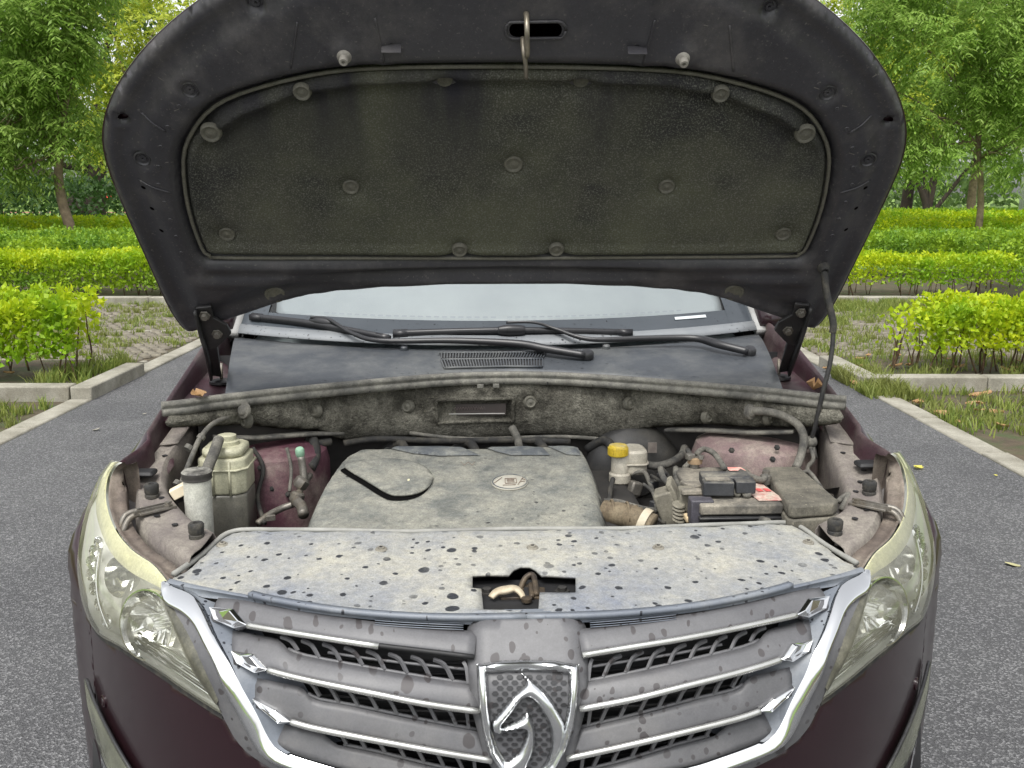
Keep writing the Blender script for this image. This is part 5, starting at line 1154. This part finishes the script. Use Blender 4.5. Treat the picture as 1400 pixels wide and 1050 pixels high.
for sg in (1, -1): sweep('firewall_shelf', [(sg * .40, fwy(.40) - .012, zbot(.40) - .004), (sg * .48, fwy(.48) - .022, zbot(.48) - .006), (sg * .58, fwy(.58) - .026, zbot(.58) - .006), (sg * .66, fwy(.66) - .02, zbot(.66) - .004)], [(-.014, -.004), (.014, -.004), (.014, .003), (-.014, .003)], m_hose, CAR, 4)
# ---- engine cover
def zc(x, y): return .972 + .095 * (y - 1.75)
ecp = [PR(u, v, zc) for u, v in ((408, 735), (414, 712), (422, 685), (438, 655), (455, 632), (472, 618), (500, 610), (560, 608), (640, 608), (720, 608), (785, 607), (806, 616), (818, 640), (826, 670), (831, 700), (835, 735))]
EC = sp2([(p.x, p.y) for p in ecp], 3)
def tdrop(): return sp2([(lambda p: (p.x, p.y))(PR(u, v, zc)) for u, v in ((472, 638), (500, 633), (540, 631), (575, 638), (591, 652), (588, 668), (570, 679), (545, 682), (528, 678), (500, 660), (474, 644))], 3, True)
TD = tdrop()
def ecz(x, y):
    d = edist((x, y), EC); d = d if y > 1.78 else min(d, .05) if abs(x) > 2 else d
    z = zc(x, y) - .045 * (1 - sstep(0, .026, d)) ** 1.5 * (1 if y > 1.72 else 0) + .003 * nz(x * 8, y * 8, 5)
    return z
ENG = empty('engine_cover', parent=CAR)
patch('cover_shell', EC, lambda x, y: (x, y, ecz(x, y)), .0125, m_cover, ENG, solid=.004, face=(0, 0, 1))
cxT = sum(p[0] for p in TD) / len(TD); cyT = sum(p[1] for p in TD) / len(TD)
patch('oil_cap_gap', [(x - .005, y - .014) for x, y in TD], lambda x, y: (x, y, ecz(x, y) + .0016), .012, M('gap_black', (.004, .004, .004), None, 1, .95, spec=.05), ENG, face=(0, 0, 1))
patch('oil_cap_lid', TD, lambda x, y: (x, y, ecz(x, y) + .011 - .004 * (1 - sstep(0, .01, edist((x, y), TD)))), .010, m_cover, ENG, solid=.004, face=(0, 0, 1))
pk = PR(559, 662, zc); box('pale_chip', (pk.x, pk.y, ecz(pk.x, pk.y) + .0105), (.004, .020, .001), M('chip', C(226, 216, 176), None, 1, .5), ENG, bevel=0)
m_rib = M('cover_rib', C(92, 97, 101), C(112, 116, 117), 20, .7, dust=C(168, 168, 156), dlo=.45, dhi=.75, dscale=20)
for pts in (((524, 612), (600, 611), (632, 612), (657, 624), (600, 624), (565, 621)), ((662, 612), (715, 612), (742, 614), (752, 624), (700, 624), (680, 619)), ((748, 612), (770, 612), (790, 613), (794, 624), (775, 623))):
    P = [(lambda p: (p.x, p.y))(PR(u, v, zc)) for u, v in pts]
    patch('cover_rib', P, lambda x, y: (x, y, ecz(x, y) + .0025 + .005 * sstep(0, .012, edist((x, y), P))), .008, m_rib, ENG, face=(0, 0, 1))
# oval badge and embossed marks
pb = PR(697, 661, zc); 
def BP(dx, dy, h=0): return Vector((pb.x + dx, pb.y + dy, ecz(pb.x + dx, pb.y + dy) + h))
OVL = [(pb.x + .039 * math.cos(a), pb.y + .044 * math.sin(a)) for a in [i * math.pi / 16 for i in range(32)]]
BDG = patch('oval_badge', OVL, lambda x, y: (x, y, ecz(x, y) + .004), .01, M('badge_face', C(168, 165, 153), C(150, 147, 136), 20, .7), ENG, solid=.004, face=(0, 0, 1))
sweep('badge_ring', [BP(.037 * math.cos(a), .042 * math.sin(a), .0045) for a in [i * math.pi / 14 for i in range(29)]], circ(.0014, 5), m_rib, ENG, 1)
m_ink = M('badge_line', C(120, 104, 92), None, 1, .7)
def stroke(pts): sweep('badge_mark', [BP(x, y, .0052) for x, y in pts], circ(.0008, 4), m_ink, ENG, 0)
stroke([(-.010, -.012), (-.010, .016), (.014, .016), (.014, -.012), (-.010, -.012)])
stroke([(-.034, -.008), (-.016, .024)]); stroke([(-.016, -.022), (.012, -.022)]); stroke([(.016, -.022), (.030, .020)]); stroke([(.022, -.004), (.032, -.004)]); stroke([(.026, .012), (.034, .004)])
for yy in (-.004, .004, .010): stroke([(-.006, yy), (.010, yy)])
pw = PR(640, 637, zc); stroke([(pw.x - pb.x + a, pw.y - pb.y + b_) for a, b_ in ((-.016, .012), (-.009, -.008), (0, .010), (.009, -.008), (.016, .012))])
# ---- left side: tank, reservoir, tower, lines
m_tank = M('tank_plastic', C(206, 204, 176), C(184, 182, 156), 6, .45, dust=C(150, 146, 120), dlo=.5, dhi=.85, dscale=14)
m_liq = M('tank_dark_fill', C(116, 114, 104), C(92, 90, 84), 6, .4, dust=C(130, 126, 110), dlo=.5, dhi=.85, dscale=14)
TK = empty('coolant_tank', parent=CAR); y0, y1 = 2.0, 2.12
xa, xb = PY(272, 640, 2.03).x, PY(338, 640, 2.03).x; ztk = PY(300, 607, 2.06).z; zl = PY(300, 678, 2.0).z
rr = [(xa, y0 + .02), (xa + .02, y0), (xb - .02, y0), (xb, y0 + .02), (xb, y1 - .02), (xb - .02, y1), (xa + .02, y1), (xa, y1 - .02)]
prism('tank_lower', rr, .78, zl, m_liq, TK, .006)
prism('tank_body', rr, zl, ztk - .02, m_tank, TK, .006)
prism('tank_shoulder', [(xa + (x - xa) * .86 + .008, y0 + (y - y0) * .86 + .008) for x, y in rr], ztk - .02, ztk, m_tank, TK, .008)
sweep('tank_seam', [(x, y, zl + .055) for x, y in [(x + (.002 if x > (xa + xb) / 2 else -.002), y + (.002 if y > (y0 + y1) / 2 else -.002)) for x, y in rr + rr[:1]]], circ(.003, 6), m_tank, TK, 1)
lathe('tank_cap', [(.026, 0), (.026, .008), (.020, .010), (.020, .020), (.014, .022), (.0, .022)], ((xa + xb) / 2 + .004, (y0 + y1) / 2, ztk), m_tank, TK, n=20)
for k in (.35, .7): tube('tank_rib', [(xa + (xb - xa) * k, y0 - .002, zl), (xa + (xb - xa) * k, y0 - .002, ztk - .024)], .003, m_tank, TK, 6, 1)
tube('filler_hose', [PY(299, 601, 2.02), PY(293, 618, 1.98), PY(284, 640, 1.95), PY(279, 660, 1.94)], .0115, m_hose, CAR, 12, 5)
RS = empty('fluid_reservoir', parent=CAR); pc = PY(269, 650, 1.90)
lathe('reservoir_body', [(.024, -.19), (.0265, -.18), (.0275, -.02), (.0275, -.006), (.0275, 0)], pc, M('white_plastic', C(226, 226, 216), C(212, 212, 200), 6, .4, dust=C(180, 178, 164), dlo=.55, dhi=.85), RS, n=24)
lathe('reservoir_cap', [(.0285, -.008), (.0305, -.006), (.0295, -.001), (.0305, .002), (.0300, .008), (.0270, .011), (.020, .0115), (.0, .0105)], pc, M('cap_black_dusty', C(70, 68, 64), C(50, 48, 46), 20, .6, dust=C(176, 174, 164), dlo=.4, dhi=.62, dscale=30, up=True), RS, n=28, cap=False)
pbk = PY(246, 671, 1.90); box('mount_bracket', pbk + Vector((0, 0, 0)), (.036, .020, .022), M('cream_bracket', C(220, 208, 182), C(196, 184, 160), 12, .6), RS, rz=.25, ry=-.45, bevel=.002)
m_tower = M('strut_tower_paint', C(112, 72, 84), C(84, 48, 60), 8, .6, dust=C(176, 164, 152), dlo=.44, dhi=.74, dscale=6, bump=.2, stretch=(1, 1, .3))
c = PY(380, 660, 2.26); lathe('strut_tower', [(.125, -.34), (.125, .0), (.118, .03), (.095, .045), (.05, .05), (.0, .05)], (c.x, c.y, .975), m_tower, CAR, n=32, cap=False)
c2 = PY(1030, 640, 2.24); TW = lathe('strut_tower', [(.15, -.34), (.15, .0), (.14, .03), (.11, .045), (.05, .05), (.0, .05)], (c2.x, c2.y, .985), M('dusty_tower', C(150, 128, 126), C(118, 90, 94), 7, .75, dust=C(198, 188, 172), dlo=.4, dhi=.62, dscale=7, bump=.2), CAR, n=32, cap=False)
tube('left_cable', [PY(337, 560, 2.2), PY(312, 570, 2.16), PY(290, 580, 2.10), PY(273, 600, 2.05), PY(262, 625, 2.0), PY(252, 650, 1.97), PY(245, 672, 1.95)], .0055, m_hose, CAR, 10, 5)
for u, v, y in ((275, 598, 2.055), (258, 612, 2.02), (243, 661, 1.95)): lathe('cable_clip', [(.009, -.005), (.009, .005)], PY(u, v, y), m_hose, CAR, (.4, .6, .6), 8)
AC = tube('refrigerant_port', [PY(416, 664, 2.12), PY(414, 640, 2.13), PY(411, 624, 2.13)], .0085, m_steel, CAR, 12, 3)
lathe('green_cap', [(.009, -.010), (.0105, -.006), (.0105, .006), (.008, .010), (.0, .010)], PY(410, 618, 2.13), M('green_plastic', C(150, 186, 160), C(120, 156, 132), 20, .5), AC, (0, -.3, 1), 12)
tube('refrigerant_line', [PY(352, 716, 2.0), PY(366, 705, 2.02), PY(385, 695, 2.05), PY(402, 688, 2.06), PY(408, 676, 2.08), PY(414, 662, 2.12), PY(424, 650, 2.16)], .0075, m_steel, CAR, 10, 5)
box('line_bracket', PY(370, 708, 1.99), (.02, .008, .012), m_steel, CAR, rz=.3, bevel=.001)
lathe('line_coupling', [(.012, -.012), (.016, -.008), (.016, .008), (.012, .012)], PY(406, 680, 2.06), m_steel, CAR, (.3, .2, .9), 12); lathe('line_coupling', [(.012, -.014), (.017, -.008), (.017, .008), (.012, .012)], PY(412, 660, 2.10), m_steel, CAR, (.5, .2, .7), 6)
tube('line_hose', [PY(404, 685, 2.05), PY(412, 692, 2.02), PY(415, 704, 1.99)], .012, m_steel, CAR, 10, 4)
tube('bay_pipe', [PY(425, 570, 2.36), PY(428, 610, 2.3), PY(422, 650, 2.22)], .010, m_bay, CAR, 8, 4)
# ---- right side: brake booster and reservoir
c = PY(868, 650, 2.34); BO = lathe('brake_booster', [(.128, -.05), (.132, -.02), (.130, .0), (.118, .022), (.085, .036), (.05, .040), (.045, .05), (.0, .05)], c, M('booster_black', (.03, .03, .03), (.045, .044, .042), 8, .45, dust=C(110, 106, 96), dlo=.42, dhi=.8, dscale=6), CAR, (0, -1, .15), 40)
box('booster_label', PY(892, 612, 2.29), (.022, .002, .026), M('label_grey', C(130, 122, 114), C(106, 98, 92), 60, .6), BO, bevel=0)
m_mc = M('reservoir_white', C(206, 200, 184), C(186, 180, 164), 10, .5, dust=C(160, 152, 134), dlo=.5, dhi=.85, dscale=20)
MC = empty('brake_fluid_reservoir', parent=CAR)
pa = PY(848, 635, 2.17); lathe('front_lobe', [(.021, -.045), (.026, -.040), (.026, -.022), (.022, -.018), (.021, .020), (.018, .026), (.018, .034)], (pa.x, 2.17, pa.z), m_mc, MC, n=20)
pr_ = PY(869, 628, 2.19); prism('rear_lobe', sp2([(pr_.x - .028, 2.16), (pr_.x + .018, 2.16), (pr_.x + .024, 2.19), (pr_.x + .016, 2.23), (pr_.x - .022, 2.23)], 3, True), pr_.z - .030, pr_.z + .028, m_mc, MC, .006)
sweep('reservoir_seam', [(pr_.x - .03, 2.155, pr_.z - .004), (pr_.x + .018, 2.155, pr_.z - .004), (pr_.x + .027, 2.19, pr_.z - .004)], circ(.003, 6), m_mc, MC, 3)
pcap = PY(845, 614, 2.16); m_yel = M('yellow_cap', C(226, 196, 52), C(206, 178, 50), 14, .5, dust=C(196, 186, 150), dlo=.42, dhi=.66, dscale=40, up=True)
CP = lathe('yellow_cap', [(.020, -.016), (.0225, -.014), (.0225, .006), (.020, .010), (.0, .011)], pcap, m_yel, MC, n=24)
for i in range(22):
    a = i * 2 * math.pi / 22; box('cap_grip', pcap + Vector((.0228 * math.cos(a), .0228 * math.sin(a), -.004)), (.0022, .0032, .017), m_yel, MC, rz=a, bevel=0)
lathe('master_cylinder', [(.022, -.10), (.022, .0), (.028, .004), (.028, .012), (.012, .014), (.012, .03)], PY(858, 668, 2.18), m_steel, CAR, (.1, -1, -.05), 18)
box('sensor_plug', PY(868, 668, 2.12), (.030, .022, .034), m_steel, CAR, rz=.4, ry=.3, bevel=.005); tube('sensor_wire', [PY(862, 648, 2.16), PY(880, 645, 2.15), PY(888, 660, 2.12), PY(896, 680, 2.06), PY(905, 692, 2.0)], .0052, m_hose, CAR, 8, 5)
tube('vacuum_hose', [PY(885, 636, 2.2), PY(900, 637, 2.19), PY(918, 632, 2.2), PY(932, 622, 2.24), PY(936, 612, 2.28)], .0095, m_hose, CAR, 10, 5)
tube('hydraulic_line', [PY(826, 685, 1.98), PY(846, 686, 1.98), PY(866, 692, 1.98), PY(890, 697, 1.98), PY(906, 697, 1.98)], .006, m_hose, CAR, 8, 5)
tube('hydraulic_line', [PY(824, 692, 1.95), PY(850, 694, 1.95), PY(880, 700, 1.95), PY(910, 716, 1.92)], .0045, m_rub, CAR, 8, 5)
# corrugated intake hose
m_int = M('intake_hose', C(112, 98, 78), C(84, 72, 58), 20, .8, dust=C(168, 154, 126), dlo=.42, dhi=.7, dscale=22)
ph_ = spline([PY(828, 702, 1.92), PY(848, 704, 1.90), PY(868, 709, 1.88), PY(892, 720, 1.86)], 8)
rad = [(i / 32, 1 + .10 * math.cos(i * 2.2)) for i in range(33)]
IH = tube('intake_hose', ph_, .026, m_int, CAR, 16, 1, rad)
for k in (4, 12): sweep('hose_strap', [ph_[k] + Vector((0, .029 * math.cos(a), .029 * math.sin(a))) for a in [i * .35 for i in range(10)]], circ(.003, 5), m_int, IH, 1)
lathe('hose_clamp', [(.030, -.008), (.031, -.004), (.031, .004), (.030, .008)], ph_[20], M('pale_clamp', C(206, 196, 172), C(170, 160, 140), 20, .6), CAR, ph_[21] - ph_[19], 18, False)
# connectors in front of the battery
m_con = M('grey_connector', C(130, 126, 112), C(104, 100, 90), 12, .7, dust=C(172, 166, 148), dlo=.42, dhi=.7, dscale=14)
c = PY(916, 690, 1.93); box('relay_box', c + Vector((0, .02, -.01)), (.040, .060, .075), m_con, CAR, rz=-.25, ry=-.35, bevel=.004); box('relay_lid', c + Vector((.014, .02, .02)), (.012, .062, .060), m_con, CAR, rz=-.25, ry=-.5, bevel=.003)
for k in range(5): lathe('conduit_ring', [(.012, -.003), (.014, 0), (.012, .003)], PY(928, 690 + k * 5, 1.885), m_con, CAR, (.1, -.3, 1), 12)
for (u0, v0, u1, v1) in ((924, 640, 938, 676), (903, 640, 922, 668)): tube('wire_loom', [PY(u0, v0, 2.08), PY((u0 + u1) / 2 - 5, (v0 + v1) / 2, 2.03), PY(u1, v1, 1.97)], .007, m_hose, CAR, 8, 4)
box('battery_tray_clip', PY(937, 682, 1.90), (.03, .03, .05), m_con, CAR, bevel=.004)
# ---- battery
BT_ = empty('battery', parent=CAR); zb_ = 1.0
q = [PZ(926, 640, zb_), PZ(1019, 636, zb_), PZ(1064, 686, zb_), PZ(958, 692, zb_)]; bx0 = (q[0].x + q[3].x) / 2; bx1 = (q[1].x + q[2].x) / 2; by0 = (q[2].y + q[3].y) / 2; by1 = (q[0].y + q[1].y) / 2
cx_, cy_ = (bx0 + bx1) / 2, (by0 + by1) / 2; W_, D_ = bx1 - bx0, by1 - by0
m_bat = M('battery_case', (.02, .02, .022), (.03, .03, .03), 12, .5, dust=C(110, 107, 98), dlo=.5, dhi=.85, dscale=12, up=False)
m_batl = M('battery_lid_dusty', C(104, 101, 94), C(74, 72, 68), 14, .8, dust=C(176, 168, 152), dlo=.42, dhi=.62, dscale=12)
box('battery_case', (cx_, cy_, zb_ - .115), (W_, D_, .18), m_bat, BT_, bevel=.004)
box('battery_lid', (cx_, cy_, zb_ - .012), (W_ + .006, D_ + .006, .022), m_batl, BT_, bevel=.004)
for z in (-.03, -.045, -.062): box('case_ridge', (cx_, cy_, zb_ + z), (W_ + .009, D_ + .009, .006), m_bat, BT_, bevel=.002)
for i in range(7): box('case_rib', (bx0 + .015 + (W_ - .03) * i / 6, by0 - .003, zb_ - .12), (.006, .004, .10), m_bat, BT_, bevel=.001)
pl = PZ(1036, 668, zb_ + .003)
def LB(dx, dy): return Vector((pl.x + dx * .96 - dy * .12, pl.y + dy, zb_ + .0018))
mesh('warning_label', [LB(-.030, -.075), LB(.026, -.075), LB(.026, .07), LB(-.030, .07)], [(0, 1, 2, 3)], M('label_white_red', C(224, 216, 200), C(206, 120, 116), 60, .6, dust=C(190, 180, 160), dlo=.45, dhi=.7, dscale=20), BT_, False, .001)
for k in range(3): mesh('label_print', [p + Vector((0, 0, .0016)) for p in (LB(-.024 + k * .017, -.02), LB(-.012 + k * .017, -.02), LB(-.012 + k * .017, .0), LB(-.024 + k * .017, .0))], [(0, 1, 2, 3)], M('label_red', C(196, 88, 84), None, 1, .6), BT_, False)
pr2 = PZ(1004, 641, zb_ + .002); mesh('red_label', [pr2 + Vector(d) for d in ((-.014, -.012, 0), (.022, -.012, 0), (.018, .014, 0), (-.016, .014, 0))], [(0, 1, 2, 3)], M('label_pink', C(216, 120, 116), C(226, 200, 184), 50, .6), BT_, False, .001)
# fuse carrier on top
fc_ = PZ(984, 655, zb_ + .03); m_fc = M('fuse_carrier', C(66, 67, 70), C(48, 50, 54), 14, .6, dust=C(170, 164, 148), dlo=.42, dhi=.7, dscale=16, up=True)
box('fuse_carrier', fc_ + Vector((.014, .012, -.004)), (.10, .045, .022), m_fc, BT_, rz=-.08, bevel=.003)
box('fuse_carrier_front', fc_ + Vector((-.010, -.024, -.010)), (.062, .030, .030), m_fc, BT_, rz=-.08, bevel=.003); box('fuse_window', fc_ + Vector((-.010, -.020, .006)), (.050, .020, .003), m_batl, BT_, rz=-.08, bevel=.001)
box('fuse_carrier_side', fc_ + Vector((.046, -.020, -.008)), (.040, .034, .026), m_fc, BT_, rz=-.08, bevel=.003)
box('terminal_shield', PZ(958, 690, zb_ - .01) + Vector((0, 0, -.012)), (.046, .036, .052), M('grey_shield', C(84, 82, 90), C(70, 68, 74), 10, .6, dust=C(176, 162, 136), dlo=.5, dhi=.75, dscale=14), BT_, bevel=.003)
box('shield_foot', PZ(956, 708, .955), (.060, .03, .014), M('pale_foot', C(206, 186, 150), C(176, 156, 120), 20, .8), BT_, bevel=.004)
box('hold_down', PZ(948, 672, zb_ + .006), (.050, .020, .010), m_batl, BT_, bevel=.002); box('hold_down', PZ(944, 663, zb_ + .008), (.02, .05, .008), m_batl, BT_, rz=.4, bevel=.002)
tp = PZ(950, 633, zb_ + .01); lathe('terminal_post', [(.011, -.01), (.0095, .016), (.0, .016)], tp, m_steel, BT_, n=14); lathe('terminal_clamp', [(.017, -.006), (.017, .006), (.012, .008)], tp + Vector((0, 0, .006)), M('corroded', C(150, 128, 100), C(110, 92, 72), 40, .9), BT_, n=10)
box('clamp_lug', tp + Vector((-.012, -.004, .016)), (.018, .016, .014), m_steel, BT_, rz=.3, bevel=.002); lathe('clamp_nut', [(.008, 0), (.008, .008), (.0, .008)], tp + Vector((.010, -.01, .012)), m_steel, BT_, n=6)
tube('battery_cable', [tp + Vector((.004, 0, .022)), PY(962, 614, 2.12), PY(975, 619, 2.1), PY(984, 630, 2.06), PY(991, 641, 2.02)], .0065, m_hose, CAR, 10, 5)
tube('negative_strap', [PZ(1012, 645, zb_ + .012), PZ(1028, 652, zb_ + .010), PZ(1042, 656, zb_ + .012), PZ(1048, 648, zb_ + .02)], .007, m_hose, CAR, 8, 5)
tn = PZ(1047, 652, zb_ + .014); lathe('negative_clamp', [(.012, -.014), (.012, .004), (.008, .006), (.008, .014), (.0, .014)], tn, m_steel, CAR, n=10)
tube('front_cable', [PZ(1008, 672, zb_ + .012), PZ(1010, 690, zb_ - .03), PZ(1024, 704, zb_ - .04), PZ(1050, 714, zb_ - .03)], .0085, m_hose, CAR, 10, 6)
tube('front_conduit', [PZ(1021, 673, zb_ + .012), PZ(1022, 696, zb_ - .04), PZ(1022, 722, zb_ - .09)], .0095, m_hose, CAR, 10, 6)
# ---- fuse box
FB = empty('fuse_box', parent=CAR); zf_ = 1.012
fq = [PZ(u, v, zf_) for u, v in ((1043, 638), (1092, 637), (1146, 683), (1140, 688), (1086, 692), (1078, 690))]
m_fb = M('fuse_box_lid', C(92, 89, 80), C(74, 71, 64), 18, .8, dust=C(136, 131, 117), dlo=.4, dhi=.62, dscale=14, speck=C(150, 144, 126))
P2 = [(p.x, p.y) for p in fq]; prism('fuse_box_lid', P2, zf_ - .026, zf_, m_fb, FB, .005)
cxx = sum(p[0] for p in P2) / 6; cyy = sum(p[1] for p in P2) / 6
prism('fuse_box_base', [(cxx + (x - cxx) * 1.05, cyy + (y - cyy) * 1.03) for x, y in P2], zf_ - .11, zf_ - .028, m_fb, FB, .004)
for dx, dy in ((.0, 0), (.02, .01)): tube('lid_hook', [PZ(1108, 692, .985) + Vector((dx, dy, -.01)), PZ(1108, 692, .985) + Vector((dx, dy, .012)), PZ(1108, 692, .985) + Vector((dx + .006, dy - .004, .016))], .004, m_fb, FB, 8, 3)
box('lid_latch', PZ(1094, 700, .975), (.03, .02, .02), m_fb, FB, rz=.3, bevel=.003)
tube('wire_loom', [PZ(1145, 686, .985), PZ(1160, 676, 1.0), PZ(1150, 697, .98)], .006, m_hose, CAR, 8, 4); tube('wire_loom', [PZ(1092, 706, .96), PZ(1112, 700, .965), PZ(1130, 708, .96)], .009, m_hose, CAR, 8, 4)
tube('main_loom', [PY(1026, 562, 2.19), PY(1050, 563, 2.16), PY(1074, 570, 2.14), PY(1092, 582, 2.12), PY(1099, 600, 2.10), PY(1095, 622, 2.08), PY(1088, 640, 2.06)], .0095, m_hose, CAR, 12, 6)
box('loom_tag', PY(1081, 574, 2.13), (.014, .004, .008), M('white_tag', C(222, 222, 214), None, 1, .5), CAR, bevel=.001)
tube('side_cable', [PY(1108, 612, 2.1), PY(1112, 628, 2.08), PY(1104, 640, 2.08), PY(1112, 655, 2.06)], .005, m_hose, CAR, 8, 5); lathe('rod_bracket', [(.016, -.006), (.018, .0), (.016, .006)], PY(1112, 618, 2.11), m_hose, CAR, (1, -.4, .3), 14)
# ---- clutter: looms, clips, bolts
def loom(pts, r=.006, m=None, name='wire_loom'): return tube(name, pts, r, m or m_hose, CAR, 8, 5)
loom([PY(470, 606, 2.30), PY(520, 600, 2.33), PY(600, 603, 2.33), PY(690, 602, 2.33), PY(780, 604, 2.32)], .008, m_rub); loom([PY(700, 585, 2.36), PY(707, 598, 2.33), PY(710, 612, 2.28)], .010)
loom([PY(560, 592, 2.37), PY(640, 600, 2.36), PY(760, 597, 2.36), PY(820, 600, 2.36)], .005)
loom([PY(838, 655, 2.10), PY(834, 672, 2.05), PY(832, 690, 2.0)], .006, m_rub); loom([PY(890, 650, 2.12), PY(910, 660, 2.06), PY(925, 655, 2.05)], .004, m_rub); loom([PY(880, 662, 2.1), PY(893, 674, 2.04), PY(898, 700, 1.96)], .004)
loom([PY(905, 640, 2.16), PY(915, 655, 2.1), PY(912, 672, 2.04)], .005, m_rub); loom([PY(935, 640, 2.14), PY(945, 628, 2.16), PY(940, 615, 2.2)], .006)
loom([PZ(968, 700, .965), PZ(990, 706, .955), PZ(1040, 700, .96), PZ(1075, 704, .96)], .005, m_rub); loom([PZ(1076, 665, .985), PZ(1068, 680, .98), PZ(1070, 700, .965)], .006)
loom([PY(1090, 650, 2.05), PY(1105, 645, 2.04), PY(1118, 660, 2.0), PY(1130, 680, 1.97)], .005); loom([PY(960, 606, 2.24), PY(985, 606, 2.24), PY(1040, 604, 2.22), PY(1090, 606, 2.18)], .007)
loom([PY(345, 612, 2.14), PY(360, 640, 2.13), PY(352, 680, 2.1), PY(362, 715, 2.0)], .005, m_rub); loom([PY(392, 612, 2.14), PY(398, 640, 2.13), PY(396, 672, 2.1)], .004)
loom([PY(425, 640, 2.18), PY(432, 622, 2.22), PY(428, 600, 2.27)], .012, m_rub); loom([PY(420, 600, 2.28), PY(432, 606, 2.27), PY(452, 604, 2.29)], .010, m_rub)
for u, v, y in ((905, 652, 2.10), (896, 690, 2.0), (893, 662, 2.12), (838, 690, 1.99), (948, 650, 2.05)): box('wire_connector', PY(u, v, y), (.022, .016, .018), random.choice((m_con, m_blk, m_fc)), CAR, rz=random.uniform(-.6, .6), bevel=.002)
for u, v, y in ((356, 640, 2.135), (372, 668, 2.14), (394, 676, 2.14), (1000, 616, 2.1), (1056, 628, 2.1), (1062, 612, 2.11)): lathe('tower_bolt', [(.007, 0), (.007, .003), (.0045, .003), (.0045, .007), (.0, .007)], PY(u, v, y), m_rub, CAR, (0, -1, .5), 6, False)
for i in range(13):
    x = -.66 + i * .11; box('seal_staple', (x, sly(x) - .0105, 1.1345), (.004, .003, .007), m_rub, SEAL, bevel=0)
for sg in (1, -1):
    for k in range(3): tube('rail_pleat', [Vector((sg * (.60 + .012 * k), 1.70 + .05 * k, .955)), Vector((sg * (.66 + .012 * k), 1.72 + .05 * k, .955)), Vector((sg * (.70 + .015 * k), 1.78 + .05 * k, .95))], .004, m_rail, CAR, 6, 4)
# ---- dark underside so nothing shows through
grid('bay_floor', [[(x * wd, y, .62) for x in (-1, 0, 1)] for y, wd in ((1.56, .5), (1.75, .68), (1.95, .8), (2.5, .8))], m_bay, CAR)
box('engine_block', (-.02, 2.08, .80), (.62, .42, .28), m_bay, CAR, bevel=.02); box('gearbox', (.36, 2.12, .76), (.3, .34, .22), m_bay, CAR, bevel=.03)
for k in range(4): tube('bay_pipe', [(-.3 + k * .17, 2.36, .97), (-.26 + k * .17, 2.33, 1.0), (-.24 + k * .17, 2.28, .98)], .012, m_rub, CAR, 8, 4)
# leaves caught on the cowl ends
p = PY(272, 541, 2.13); fallen('fallen_leaf', CAR.matrix_basis @ p, .05, 2.2, m_dry, 'orange leaf stuck at the left end of the hood seal', None)
p = PY(1112, 533, 2.25); fallen('fallen_leaf', CAR.matrix_basis @ p, .06, 1.2, m_dry, 'curled brown leaf caught beside the prop rod', None, .5)
